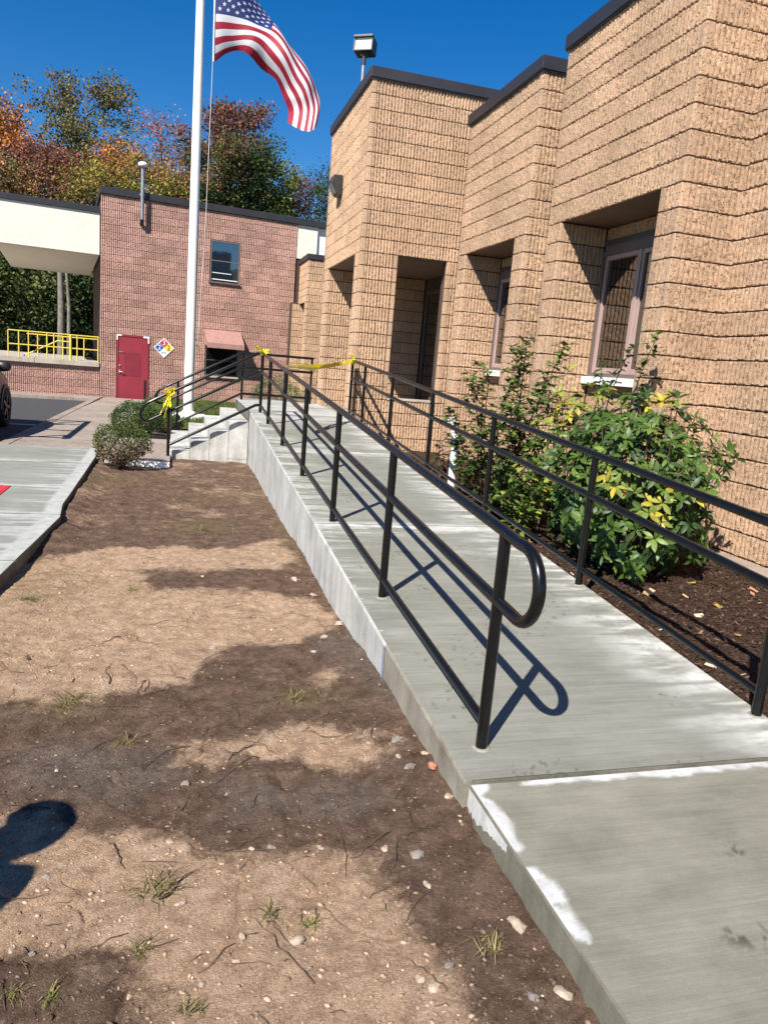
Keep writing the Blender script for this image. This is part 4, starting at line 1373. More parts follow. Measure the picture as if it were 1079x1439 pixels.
S_WHITE = plain('sign_white', (0.80, 0.80, 0.78), 0.5, var=0.03)
S_RED = plain('sign_red', (0.50, 0.02, 0.04), 0.5, var=0.05)
S_BLUE = plain('sign_blue', (0.015, 0.10, 0.35), 0.5, var=0.05)
S_YEL = plain('sign_yellow', (0.85, 0.62, 0.03), 0.5, var=0.05)
S_INK = plain('sign_ink', (0.03, 0.025, 0.03), 0.5, var=0.05)
dia(0, 0, hs, .004, .012).build('plate', S_WHITE, sg)
q = (hs - .03) / 2
for (s, z, m) in ((0, q, S_RED), (-q, 0, S_BLUE), (q, 0, S_YEL)):
    dia(s, z, q - .006, .0125, .015).build('field', m, sg)


def glyph(ch, s, z, size, mat):
    cu = bpy.data.curves.new('numeral', 'FONT'); cu.body = ch; cu.size = size; cu.align_x = 'CENTER'; cu.align_y = 'CENTER'; cu.extrude = 0.001
    ob = bpy.data.objects.new('numeral', cu); COL.objects.link(ob)
    dg = bpy.context.evaluated_depsgraph_get()
    me = bpy.data.meshes.new_from_object(ob.evaluated_get(dg))
    bpy.data.objects.remove(ob)
    p = TB(S0 + s, .018, Zc + z)
    m = Matrix(((BE.x, 0, BN.x, p[0]), (BE.y, 0, BN.y, p[1]), (0, 1, 0, p[2]), (0, 0, 0, 1)))
    link('numeral', me, mat, sg, m)


glyph('3', 0, q, .20, S_WHITE); glyph('2', -q, 0, .20, S_WHITE); glyph('2', q, 0, .22, S_INK)
MB().box(S0 - .09, S0 + .07, .0125, .016, Zc - q - .03, Zc - q + .02, T=TB).build('mark', plain('sign_grey', (0.45, 0.45, 0.45), 0.5), sg)

# canopy over the dock and the dock
cn = thing('canopy', 'cream dock canopy with dark roof edge left of the pink wall', 'canopy', TB(-1.4, -2, 4))
MB().box(-2.72, -.032, -7.6, -.02, 4.10, 5.24, T=TB).build('fascia', MAT['cream'], cn)
MB().box(-2.78, -.032, -7.7, .03, 5.242, 5.40, T=TB).build('roof_edge', MAT['cap'], cn, bevel=0.01)
MB().box(-2.66, -.04, -7.5, -.08, 4.085, 4.098, T=TB).build('soffit', MAT['cream'], cn)
dk = thing('loading_dock', 'low loading dock of ribbed pink block with a concrete edge', 'loading dock', TB(-4, 0, 0))
WD = BlockWall(dk, MAT['pink_block'], -0.10)
WD.face(bp2(-0.004, -.06), bp2(-0.004 - 136 * RIB, -.06), 0, 5)
WD.finish()
MB().box(-6.95, -.02, -8, -.084, -0.3, 0.915, T=TB).build('mortar_core', MAT['mortar_pink'], dk)
for i in range(4):
    s1 = -.02 - i * 1.73
    MB().box(s1 - 1.722, s1, -8, .03, 0.918, 1.06, T=TB).build('edge_slab', MAT['dock_conc'], dk, bevel=0.01)
MB().box(-7, -.0, -.06, .9, -0.15, 0.06, T=TB).build('kerb', MAT['walk_old'], bevel=0.01)['kind'] = 'structure'
yr = thing('dock_railing', 'yellow pipe railing along the loading dock edge', 'railing', TB(-1.2, -.1, 1.06))
zt = 1.06
for s in (-2.42, -2.15, -1.90, -1.42, -1.24, -.80, -.62, -0.05):
    MB().tube([TB(s, -.10, zt), TB(s, -.10, zt + .72)], 0.0175 if s not in (-.80,) else .034, 8).build('post', MAT['yellow'], yr)
for h in (.72, .34):
    MB().tube([TB(-2.42, -.10, zt + h), TB(-.03, -.10, zt + h)], 0.0175, 8).build('rail', MAT['yellow'], yr)
for o in (-.45, -.62):
    MB().tube([TB(-2.05, o, zt + .02), TB(-1.15, o, zt + .52), TB(-.82, o, zt + .52), TB(-.78, o, zt + .48), TB(-.78, o, zt - .0)], 0.019, 8).build('stair_rail', MAT['yellow'], yr)
MB().tube([TB(-2.0, -1.5, zt + .66), TB(-.03, -1.5, zt + .66)], 0.0175, 8).build('rail', MAT['yellow'], yr)
for s in (-1.7, -1.0, -.4):
    MB().tube([TB(s, -1.5, zt), TB(s, -1.5, zt + .66)], 0.017, 8).build('post', MAT['yellow'], yr)

# ================================================================== FLAGPOLE AND FLAG
FP = (0.22, 17.85)
fp = thing('flagpole', 'tall white flagpole on a concrete footing in the lawn', 'flagpole', (FP[0], FP[1], 0))
MB().tube([(FP[0], FP[1], 0.05 + i * 1.3) for i in range(10)], 0.1, 24, rs=[0.118 - 0.0042 * i for i in range(10)]).build('shaft', MAT['white_paint'], fp)
MB().lathe([(0.20, 0.16), (0.17, 0.20), (0.125, 0.24)], (FP[0], FP[1], 0), 24).build('collar', MAT['white_paint'], fp)
MB().lathe([(0.42, -0.1), (0.42, 0.14), (0.38, 0.165), (0.2, 0.17)], (FP[0], FP[1], 0), 28).build('footing', MAT['white_sill'], fp)
MB().lathe([(0.02, 0), (0.10, 0.05), (0.12, 0.12), (0.08, 0.2), (0.01, 0.24)], (FP[0], FP[1], 11.75), 18).build('finial', MAT['steel'], fp)
mb = MB()
mb.tube([(FP[0] + .11, FP[1] - .02, 1.75), (FP[0] + .16, FP[1] - .02, 1.70), (FP[0] + .16, FP[1] - .02, 1.90), (FP[0] + .11, FP[1] - .02, 1.86)], 0.012, 8)
mb.build('cleat', MAT['steel'], fp)
MB().tube([(FP[0] + .16, FP[1] - .03, 1.75), (FP[0] + .25, FP[1] - .06, 4.5), (FP[0] + .285, FP[1] - .1, 7.6), (FP[0] + .285, FP[1] - .1, 9.9), (FP[0] + .10, FP[1], 11.6)], 0.0065, 6).build('halyard', plain('halyard_rope', (0.55, 0.54, 0.50), 0.8), fp)
MB().tube([(FP[0] + .285, FP[1] - .1, 8.55), (FP[0] + .285, FP[1] - .1, 8.75)], 0.014, 6).build('snap_hook', MAT['black_plastic'], fp)

FU = np.array([0, .14, .28, .4, .55, .7, .83, .92, 1.0])
FTOP = np.array([(0.53, 17.74, 9.65), (0.98, 18.07, 9.59), (1.41, 18.55, 9.35), (1.81, 18.91, 9.15), (2.23, 18.97, 8.81), (2.59, 18.82, 8.33), (2.8, 18.59, 7.85), (2.87, 18.28, 7.39), (2.88, 18.07, 7.13)])
FMID = np.array([(0.53, 17.74, 8.61), (0.89, 17.73, 8.64), (1.33, 17.8, 8.63), (1.71, 17.92, 8.59), (2.06, 17.78, 8.16), (2.38, 17.69, 7.73), (2.61, 17.61, 7.39), (2.71, 17.54, 7.07), (2.63, 17.4, 6.56)])
FBOT = np.array([(0.54, 17.74, 7.68), (0.78, 17.88, 7.93), (1.03, 17.97, 8.05), (1.3, 17.95, 7.95), (1.62, 18.03, 7.82), (1.93, 17.9, 7.59), (2.08, 17.98, 7.3), (2.18, 18.07, 7.02), (2.15, 17.87, 6.75)])


def crom(T, P, u):
    """Catmull-Rom through P at parameters T, evaluated at the array u."""
    m = np.gradient(P, T, axis=0)
    k = np.clip(np.searchsorted(T, u, side='right') - 1, 0, len(T) - 2)
    h = (T[k + 1] - T[k])[:, None]; s = ((u - T[k]) / (T[k + 1] - T[k]))[:, None]
    return ((2 * s ** 3 - 3 * s ** 2 + 1) * P[k] + (s ** 3 - 2 * s ** 2 + s) * h * m[k] + (-2 * s ** 3 + 3 * s ** 2) * P[k + 1] + (s ** 3 - s ** 2) * h * m[k + 1])


def flag_pts(u, v):
    a, b, c = crom(FU, FTOP, u), crom(FU, FMID, u), crom(FU, FBOT, u)
    vm = 7 / 13
    v = v[:, None]
    L0 = (v - vm) * (v - 1) / ((0 - vm) * (0 - 1)); L1 = (v - 0) * (v - 1) / (vm * (vm - 1)); L2 = v * (v - vm) / ((1 - vm))
    p = a * L0 + b * L1 + c * L2
    uu = u[:, None]
    amp = 0.13 * np.clip(uu * 3, 0, 1)
    ph = uu * 9.0 + v * 5.0
    p = p + amp * np.sin(ph) * np.array([[0.10, -0.65, 0.05]]) + 0.04 * np.clip(uu * 3, 0, 1) * np.sin(uu * 23 - v * 7) * np.array([[0.1, -0.9, 0.1]])
    return p


NU, NV = 150, 104
U, Vv = np.meshgrid(np.linspace(0, 1, NU + 1), np.linspace(0, 1, NV + 1))
PTS = flag_pts(U.ravel(), Vv.ravel())
idx = np.arange((NU + 1) * (NV + 1)).reshape(NV + 1, NU + 1)
F = np.stack([idx[:-1, :-1].ravel(), idx[1:, :-1].ravel(), idx[1:, 1:].ravel(), idx[:-1, 1:].ravel()], 1)
flg = thing('flag', 'american flag with stars and stripes blowing from the white flagpole', 'flag', tuple(PTS[0]))
jj, ii = np.meshgrid(np.arange(NV), np.arange(NU), indexing='ij')
stripe = (jj * 13 // NV)
canton = (ii < NU * 0.4) & (stripe < 7)
fm = np.where(canton, 2, stripe % 2).ravel()
for nm, sel in (('canton', fm == 2), ('red_stripes', fm == 0), ('white_stripes', fm == 1)):
    pass
for nm, lab in (('canton', None), ):
    s = canton.ravel()
    used = np.unique(F[s]); remap = np.zeros(len(PTS), int); remap[used] = np.arange(len(used))
    link('canton', fastmesh('canton', PTS[used], remap[F[s]], smooth=True), MAT['flag_blue'], flg)
for k in range(13):
    s = ((stripe == k) & ~canton).ravel()
    used = np.unique(F[s]); remap = np.zeros(len(PTS), int); remap[used] = np.arange(len(used))
    link('stripe', fastmesh('stripe', PTS[used], remap[F[s]], smooth=True), MAT['flag_red'] if k % 2 == 0 else MAT['flag_white'], flg)
cw, chh = 0.4, 7 / 13
for r in range(9):
    for c in range(6 if r % 2 == 0 else 5):
        uc = cw * ((c * 2 + 1 + (r % 2)) / 12); vc = chh * (r + 1) / 10
        us, vs_ = [uc], [vc]
        for k in range(10):
            rad = 0.0285 if k % 2 == 0 else 0.0115
            a = math.pi / 2 + k * math.pi / 5
            us.append(uc + rad * math.cos(a) * 0.60); vs_.append(vc - rad * math.sin(a))
        c3 = flag_pts(np.clip(np.array(us), 0, 1), np.clip(np.array(vs_), 0, 1))
        e = 1e-3
        du = flag_pts(np.array([uc + e]), np.array([vc]))[0] - flag_pts(np.array([uc - e]), np.array([vc]))[0]
        dv = flag_pts(np.array([uc]), np.array([vc + e]))[0] - flag_pts(np.array([uc]), np.array([vc - e]))[0]
        nn = np.cross(du, dv); nn /= np.linalg.norm(nn)
        mb = MB()
        for sgn in (1, -1):
            mb.add((c3 + nn * 0.007 * sgn).tolist(), [(0, 1 + k, 1 + (k + 1) % 10) for k in range(10)])
        mb.build('star', MAT['flag_white'], flg)
hp = flag_pts(np.zeros(12), np.linspace(0, 1, 12))
MB().tube([tuple(p + np.array([-.02, 0, 0])) for p in hp], 0.022, 8).build('heading', MAT['flag_white'], flg)


# ================================================================== PLANTS
def leaf_shape(L, Wd, curl=0.25, fold=0.18):
    """Small folded leaf, 12 triangles, base at origin along +x."""
    st = [(0.0, 0.06), (0.25, 0.75), (0.55, 1.0), (0.82, 0.62), (1.0, 0.03)]
    V, F = [], []
    for t, w in st:
        x = t * L; z = -curl * L * t * t
        V += [(x, -w * Wd / 2, z + fold * w * Wd / 2), (x, 0, z), (x, w * Wd / 2, z + fold * w * Wd / 2)]
    for i in range(len(st) - 1):
        o = i * 3
        F += [(o, o + 3, o + 4, o + 1), (o + 1, o + 4, o + 5, o + 2)]
    return np.array(V), np.array(F)


def frame(d, up=(0, 0, 1), roll=0.0):
    d = Vector(d).normalized(); u = Vector(up)
    if abs(d.dot(u)) > 0.98: u = Vector((1, 0, 0))
    s = u.cross(d).normalized(); n = d.cross(s)
    if roll:
        s, n = s * math.cos(roll) + n * math.sin(roll), n * math.cos(roll) - s * math.sin(roll)
    return Matrix(((d.x, s.x, n.x), (d.y, s.y, n.y), (d.z, s.z, n.z)))


_leafmesh = {}


def leafmesh(key, L, Wd, curl, col):
    if key not in _leafmesh:
        V, F = leaf_shape(L, Wd, curl)
        _leafmesh[key] = (fastmesh('leaf', V, F, np.tile(np.array(col), (len(V), 1)), smooth=True), V, F, np.array(col))
    return _leafmesh[key]


def place_leaves(parent, items, limit=300, mat=None):
    """items: (meshkey, Matrix 4x4). The largest seen become parts, the rest one joined part."""
    cp = Vector((0, 0, CAMZ))
    items = sorted(items, key=lambda it: -(it[1].to_scale().x / (it[1].translation - cp).length * (1 + 0.35 * it[2])))
    for key, m, _ in items[:limit]:
        link('leaf', _leafmesh[key][0], mat or MAT['leaf'], parent, m)
    Vs, Fs, Cs, b = [], [], [], 0
    for key, m, _ in items[limit:]:
        _, V, F, c = _leafmesh[key]
        A = np.array(m)
        Vs.append(V @ A[:3, :3].T + A[:3, 3]); Fs.append(F + b); Cs.append(np.tile(c, (len(V), 1))); b += len(V)
    if Vs:
        tag(link('leaf_mass', fastmesh('leaf_mass', np.vstack(Vs), np.vstack(Fs), np.vstack(Cs), smooth=True), mat or MAT['leaf'], parent), kind='stuff')


G1, G2, G3, G4 = (0.062, 0.116, 0.020), (0.092, 0.158, 0.028), (0.032, 0.066, 0.018), (0.15, 0.22, 0.04)
YL, YG, BR, OR = (0.46, 0.36, 0.04), (0.26, 0.29, 0.05), (0.13, 0.055, 0.03), (0.55, 0.20, 0.05)
for nm, col in (('a', G1), ('b', G2), ('c', G3), ('d', G4), ('y', YL), ('g', YG), ('r', BR), ('o', OR)):
    leafmesh('big_' + nm, 0.092, 0.036, 0.26, col)
    leafmesh('small_' + nm, 0.070, 0.034, 0.25, col)
    leafmesh('tiny_' + nm, 0.030, 0.016, 0.2, col)


def whorl_shrub(parent, c, rad, nwh, seed, zmin, pal, key='big_', per=(6, 10), size=(0.6, 1.15), special=(), mind=.05):
    rnd = random.Random(seed)
    items, st = [], MB()
    spots = []
    tries = 0
    while len(spots) < nwh and tries < nwh * 40:
        tries += 1
        d = Vector((rnd.gauss(0, 1), rnd.gauss(0, 1), rnd.gauss(0.0, 0.9))).normalized()
        lump = 1 + 0.24 * math.sin(d.x * 5 + seed) * math.cos(d.y * 4 + d.z * 5)
        r = rnd.uniform(0.38, 1.0) ** 0.5 * lump
        p = Vector((c[0] + d.x * rad[0] * r, c[1] + d.y * rad[1] * r, c[2] + d.z * rad[2] * r))
        if p.z < zmin: continue
        if any((p - q).length < mind for q, _ in spots): continue
        spots.append((p, d))
    base = Vector((c[0], c[1], zmin - 0.12))
    for i, (p, d) in enumerate(spots):
        ax = (d + Vector((-.25, -.25, 0.75))).normalized()
        pal_i = pal[rnd.randrange(len(pal))]
        tint = None
        for (sp, rr_, pl) in special:
            if (p - Vector(sp)).length < rr_: tint = pl
        if i % 3 == 0:
            m = base.lerp(p, .55) + Vector((rnd.uniform(-.05, .05), rnd.uniform(-.05, .05), rnd.uniform(-.06, .02)))
            st.tube([base + Vector((rnd.uniform(-.08, .08), rnd.uniform(-.08, .08), 0)), m, p], 0.01, 6, rs=[.014, .009, .004])
        nl = rnd.randrange(*per)
        a0 = rnd.uniform(0, 6.28)
        fr = frame(ax)
        for k in range(nl):
            a = a0 + k * 6.283 / nl + rnd.uniform(-.5, .5)
            tilt = rnd.uniform(-0.15, 0.85)
            dl = fr @ Vector((math.sin(tilt), math.cos(tilt) * math.cos(a), math.cos(tilt) * math.sin(a)))
            f3 = frame(dl, (ax + Vector((rnd.uniform(-.5, .5), rnd.uniform(-.5, .5), rnd.uniform(-.5, .5)))).normalized())
            s = rnd.uniform(*size)
            nm = rnd.choice(tint) if tint else (pal_i if rnd.random() < .8 else rnd.choice(pal))
            if not tint and rnd.random() < 0.006: nm = 'y'
            m4 = f3.to_4x4() @ Matrix.Scale(s, 4)
            m4.translation = p + dl * 0.008
            items.append((key + nm, m4, -d.y * .5 - d.x * .3 + .3))
    st.build('stem', MAT['stem'], parent)
    place_leaves(parent, items)


rh = thing('rhododendron', 'broad-leaved green rhododendron with some yellow leaves below the window', 'shrub', (3.42, 4.95, 0.2))
whorl_shrub(rh, (3.47, 4.98, 0.84), (0.60, 0.66, 0.76), 620, 4, 0.24, ['a', 'a', 'b', 'a', 'c', 'c', 'd'],
            special=[((3.02, 4.62, 0.86), 0.16, ['y', 'g', 'd', 'd', 'g', 'd', 'o']), ((3.32, 4.42, 0.72), 0.13, ['y', 'g', 'd', 'd', 'g']), ((3.55, 4.9, 1.52), 0.15, ['y', 'g', 'b']), ((3.20, 4.45, 0.5), 0.10, ['d', 'g'])])
rb = thing('yellowing_rhododendron', 'smaller rhododendron with bright yellow and withered brown leaves against the wall', 'shrub', (3.62, 6.4, 0.2))
whorl_shrub(rb, (3.60, 6.30, 0.92), (0.38, 0.45, 0.72), 150, 8, 0.3, ['b', 'g', 'c', 'a'],
            special=[((3.60, 6.2, 1.55), 0.26, ['y', 'g', 'g', 'd']), ((3.35, 6.1, 1.35), 0.18, ['y', 'g', 'r']), ((3.6, 5.9, 1.0), 0.25, ['r', 'r', 'c'])])


def cane_shrub(parent, base, canes, seed, key, pal, spacing=0.045, size=(0.8, 1.25), twig=0.2):
    rnd = random.Random(seed)
    items, st = [], MB()
    for tip, bend in canes:
        b = Vector(base) + Vector((rnd.uniform(-.12, .12), rnd.uniform(-.12, .12), 0))
        t = Vector(tip); m = b.lerp(t, .55) + Vector(bend)
        n = 14
        P = [(b * (1 - u) ** 2 + m * 2 * u * (1 - u) + t * u * u) for u in [i / n for i in range(n + 1)]]
        st.tube(P, .01, 6, rs=[.010 * (1 - .75 * i / n) for i in range(n + 1)])
        L = sum((P[i + 1] - P[i]).length for i in range(n))
        k = int(L / spacing)
        for i in range(k):
            u = (i + rnd.random()) / k
            if u < 0.22 and rnd.random() < .7: continue
            j = min(int(u * n), n - 1); p = P[j].lerp(P[j + 1], u * n - j); d = (P[j + 1] - P[j]).normalized()
            nt = rnd.choice((1, 2, 3))
            a = rnd.uniform(0, 6.28)
            off = Vector((math.cos(a), math.sin(a), rnd.uniform(-.3, .5))).normalized()
            q = p + off * rnd.uniform(0, twig * (1 - .5 * u))
            if (q - p).length > 0.06: st.tube([p, q], .003, 4, cap=False)
            for g in range(nt + 2):
                a2 = rnd.uniform(0, 6.28)
                dl = (Vector((math.cos(a2), math.sin(a2), rnd.uniform(-.6, .6))) + d * .3 + off * .5).normalized()
                m4 = frame(dl, (rnd.uniform(-.4, .2), rnd.uniform(-.4, .2), 1)).to_4x4() @ Matrix.Scale(rnd.uniform(*size), 4)
                m4.translation = q
                items.append((key + rnd.choice(pal), m4, rnd.random()))
    st.build('cane', MAT['stem'], parent)
    place_leaves(parent, items)


cs = thing('leggy_shrub', 'tall leggy green shrub with long arching canes between the two windows', 'shrub', (3.1, 6.9, 0.2))
cane_shrub(cs, (3.15, 6.95, 0.18), [
    ((3.10, 6.5, 1.95), (-.05, 0, .2)), ((3.55, 6.55, 1.98), (.1, -.1, .2)), ((3.22, 6.7, 1.90), (0, -.1, .2)), ((2.78, 6.9, 1.62), (-.15, 0, .25)),
    ((2.70, 7.2, 1.20), (-.2, 0, .3)), ((2.82, 6.6, 1.05), (-.15, -.1, .3)), ((3.0, 6.4, 1.35), (0, -.15, .3)), ((2.95, 7.0, 1.72), (-.1, 0, .2)),
    ((3.25, 6.3, 1.05), (.05, -.2, .3)), ((2.9, 6.2, 0.75), (-.1, -.2, .3)), ((3.35, 6.5, 1.6), (.1, -.1, .2)), ((2.75, 6.7, 0.7), (-.2, -.1, .2)),
    ((3.1, 6.1, 0.6), (0, -.2, .2)), ((2.95, 6.6, 1.25), (-.05, -.1, .2)), ((3.2, 6.6, 1.30), (.05, -.1, .2)), ((2.72, 7.05, 0.95), (-.2, .0, .2)), ((3.35, 6.2, 0.85), (.1, -.15, .2))], 21, 'small_', ['a', 'a', 'b', 'c', 'c', 'b', 'd'], 0.021)
vn = thing('climbing_branch', 'long leafy branch arching across the front of the nearer window', 'branch', (3.75, 6.1, 0.3))
cane_shrub(vn, (3.85, 6.1, 0.25), [((3.78, 5.42, 2.06), (.05, .1, .35)), ((3.70, 5.62, 1.96), (-.1, .15, .25)), ((3.72, 6.1, 1.85), (-.1, .1, .2))], 33, 'small_', ['a', 'c', 'c', 'b'], 0.05, twig=.08)
pb = thing('purple_shrub', 'low purple-brown shrub by the ramp near the tower wall', 'shrub', (2.98, 8.0, 0.2))
for nm, col in (('p', (0.16, 0.055, 0.06)), ('q', (0.26, 0.12, 0.12)), ('s', (0.08, 0.05, 0.03))): leafmesh('small_' + nm, 0.05, 0.024, 0.2, col)
cane_shrub(pb, (3.05, 8.0, 0.22), [((2.85, 7.8, .85), (0, 0, .1)), ((3.1, 7.9, .95), (0, 0, .1)), ((2.95, 8.2, .8), (0, 0, .1)), ((3.2, 7.7, .75), (0, 0, .1)), ((2.8, 8.0, .62), (0, 0, .1)), ((3.0, 7.7, .6), (0, 0, .1))], 41, 'small_', ['p', 'q', 's', 'p', 'c'], 0.04, twig=.12)
gc = thing('green_groundcover_shrub', 'bushy mid-green shrub at the foot of the leggy canes beside the ramp', 'shrub', (2.98, 6.0, 0.2))
cane_shrub(gc, (3.05, 6.05, 0.2), [((2.8, 5.8, .65), (0, 0, .1)), ((3.1, 5.75, .72), (0, 0, .1)), ((2.95, 6.1, .8), (0, 0, .1)), ((3.25, 5.9, .75), (0, 0, .1)), ((2.82, 6.2, .6), (0, 0, .1)), ((3.0, 5.65, .5), (0, 0, .1)), ((3.2, 6.2, .8), (0, 0, .1))], 43, 'small_', ['b', 'd', 'g', 'b', 'a'], 0.03, twig=.14)
wp = thing('white_pipe', 'white plastic pipe standing behind the leaves near the tower', 'pipe', (3.05, 7.55, 0.2))
MB().tube([(3.00, 7.75, 0.15), (3.0, 7.75, 0.85), (2.97, 7.75, 1.0), (2.92, 7.72, 1.10)], 0.045, 12).build('pipe', MAT['white_paint'], wp)
MB().tube([(3.0, 7.75, 0.80), (3.0, 7.75, 0.88)], 0.054, 12).build('coupling', MAT['white_paint'], wp)


def box_shrub(name, label, c, rad, seed, cols, n=5200, group=None):
    t = thing(name, label, 'shrub', (c[0], c[1], 0), group)
    rng = np.random.default_rng(seed)
    d = rng.normal(size=(n, 3)); d /= np.linalg.norm(d, axis=1)[:, None]
    r = rng.uniform(0.45, 1.0, n) ** 0.4
    r = r * (0.86 + 0.3 * vnoise(d[:, 0] * 3 + 7 + seed, d[:, 1] * 3 + d[:, 2] * 4, seed))
    P = np.array(c) + d * r[:, None] * np.array(rad)
    keep = P[:, 2] > 0.06; P = P[keep]; d = d[keep]; n = len(P)
    a = rng.normal(size=(n, 3)) + d * .6; a /= np.linalg.norm(a, axis=1)[:, None]
    b = np.cross(a, rng.normal(size=(n, 3))); b /= np.linalg.norm(b, axis=1)[:, None]
    L = rng.uniform(.018, .034, n)[:, None]; w = L * .42
    V = np.stack([P, P + a * L * .5 + b * w, P + a * L, P + a * L * .5 - b * w], 1).reshape(-1, 3)
    F = np.arange(4 * n).reshape(n, 4)
    top = (d[:, 2] > rng.uniform(-.4, .5, n))
    ci = np.where(top, rng.integers(0, 3, n), rng.integers(2, len(cols), n))
    C = np.repeat(np.array(cols)[ci], 4, 0)
    tag(link('foliage', fastmesh('foliage', V, F, C), MAT['leaf'], t), kind='stuff')
    st = MB(); rnd = random.Random(seed)
    for i in range(26):
        a = rnd.uniform(0, 6.28); e = rnd.uniform(.2, 1.1)
        tip = (c[0] + rad[0] * .85 * math.cos(a) * math.cos(e), c[1] + rad[1] * .85 * math.sin(a) * math.cos(e), c[2] + rad[2] * .85 * math.sin(e) * rnd.uniform(-.3, 1))
        st.tube([(c[0] + rnd.uniform(-.05, .05), c[1] + rnd.uniform(-.05, .05), 0.0), (c[0] + .4 * (tip[0] - c[0]), c[1] + .4 * (tip[1] - c[1]), .5 * tip[2]), tip], .006, 5, rs=[.009, .006, .002])
    st.build('stem', MAT['stem'], t)


box_shrub('clipped_shrub', 'half-bare clipped shrub with brown lower twigs at the edge of the dirt', (-0.72, 10.3, 0.33), (0.37, 0.36, 0.27), 5, [(0.07, 0.11, 0.025), (0.09, 0.13, 0.03), (0.11, 0.12, 0.04), (0.20, 0.135, 0.075), (0.26, 0.18, 0.11), (0.12, 0.08, 0.05)], 4600)
box_shrub('clipped_shrub', 'dense green clipped shrub behind the half-bare one near the flagpole', (-0.70, 13.6, 0.36), (0.44, 0.44, 0.31), 9, [(0.05, 0.10, 0.02), (0.07, 0.13, 0.025), (0.04, 0.08, 0.018), (0.035, 0.06, 0.018)], 6500)
box_shrub('clipped_shrub', 'small green shrub at the foot of the stair railing beside the lawn', (-0.22, 14.6, 0.24), (0.32, 0.30, 0.20), 12, [(0.05, 0.09, 0.02), (0.06, 0.11, 0.025), (0.04, 0.07, 0.018), (0.05, 0.04, 0.02)], 3200)
box_shrub('clipped_shrub', 'rounded green bush beyond the landing at the rear wall', (2.18, 17.4, 0.62), (0.62, 0.55, 0.60), 15, [(0.05, 0.13, 0.02), (0.07, 0.17, 0.025), (0.04, 0.09, 0.018), (0.03, 0.06, 0.018)], 6000)


# ---- grass tufts, stones, twigs on the dirt
dz = lambda x, y: float(dirt_h(np.array([x]), np.array([y]))[0])
TU = [(-0.04, 2.04, 1.3, 'wide sprawling grass tuft on the pale sand near the bottom'), (-0.06, 1.82, .7, 'thin grass tuft just in front of the sprawling one'), (0.29, 1.88, .7, 'spidery dry tuft on the sand'),
      (0.41, 1.83, .5, 'tiny dark star-shaped weed on the sand'), (0.57, 3.25, 1.0, 'flat grass patch on the dark soil by the ramp'), (-0.44, 3.35, 1.2, 'yellow-green tuft at the edge of the big sand patch'),
      (-0.36, 1.72, .55, 'bright green weed at the lower left corner of the dirt'), (-0.27, 1.70, .5, 'pale weed beside the bright green one'), (0.07, 1.60, .6, 'low tuft at the bottom of the sand'),
      (0.88, 1.62, .9, 'straw-coloured tuft close to the slab edge'), (0.24, 6.79, 1.3, 'mossy tuft in the middle of the far dirt'), (-0.86, 4.75, 1.3, 'dull green tuft beside the left pavement edge'), (-0.17, 2.93, .8, 'small tuft on the dark band of soil'), (-0.27, 4.98, .9, 'dark weed on the large sand patch')]
for i, (x, y, s, lab) in enumerate(TU):
    rnd = random.Random(100 + i)
    t = thing('grass_tuft', lab, 'grass tuft', (x, y, dz(x, y)), 'grass tufts on the dirt')
    mb = MB()
    n = int(30 * s) + 8
    green = i in (6, 7, 13, 3)
    for k in range(n):
        a = rnd.uniform(0, 6.28); L = rnd.uniform(.035, .10) * s; el = rnd.uniform(.05, .7)
        bx, by = x + rnd.uniform(-.03, .03) * s, y + rnd.uniform(-.03, .03) * s
        z = dz(bx, by) - .002
        w = rnd.uniform(.0012, .0028)
        dx, dy = math.cos(a), math.sin(a)
        p = [(0, 0), (.5, .30 + .35 * el), (1, el * .55)]
        vs = []
        for u, h in p:
            ww = w * (1 - .85 * u)
            q = (bx + dx * L * u, by + dy * L * u, z + L * h * .8)
            vs += [(q[0] - dy * ww, q[1] + dx * ww, q[2]), (q[0] + dy * ww, q[1] - dx * ww, q[2])]
        mb.add(vs, [(0, 1, 3, 2), (2, 3, 5, 4)])
    me = mb.mesh('blades')
    c1 = [(0.20, 0.20, 0.05), (0.13, 0.16, 0.035), (0.25, 0.21, 0.08)] if green else [(0.22, 0.19, 0.07), (0.16, 0.15, 0.05), (0.33, 0.27, 0.13), (0.12, 0.09, 0.05)]
    ca = me.color_attributes.new('Col', 'FLOAT_COLOR', 'POINT')
    for k in range(n):
        c = rnd.choice(c1)
        for v in range(6): ca.data[k * 6 + v].color = (*c, 1)
    tag(link('blades', me, MAT['grass'], t), kind='stuff')


def rock_mesh(seed, sub=2):
    bm = bmesh.new(); bmesh.ops.create_icosphere(bm, subdivisions=sub, radius=1)
    rnd = random.Random(seed); off = Vector((rnd.uniform(0, 50), rnd.uniform(0, 50), 0))
    for v in bm.verts:
        p = v.co.copy()
        k = 1 + 0.28 * math.sin(p.x * 2.3 + off.x) * math.cos(p.y * 2.9 + off.y) + 0.14 * math.sin(p.z * 5 + p.x * 4 + off.x)
        v.co = Vector((p.x * k, p.y * k * rnd.uniform(.97, 1.03), max(p.z, -.5) * k * .62))
    me = bpy.data.meshes.new('stone'); bm.to_mesh(me); bm.free()
    return me


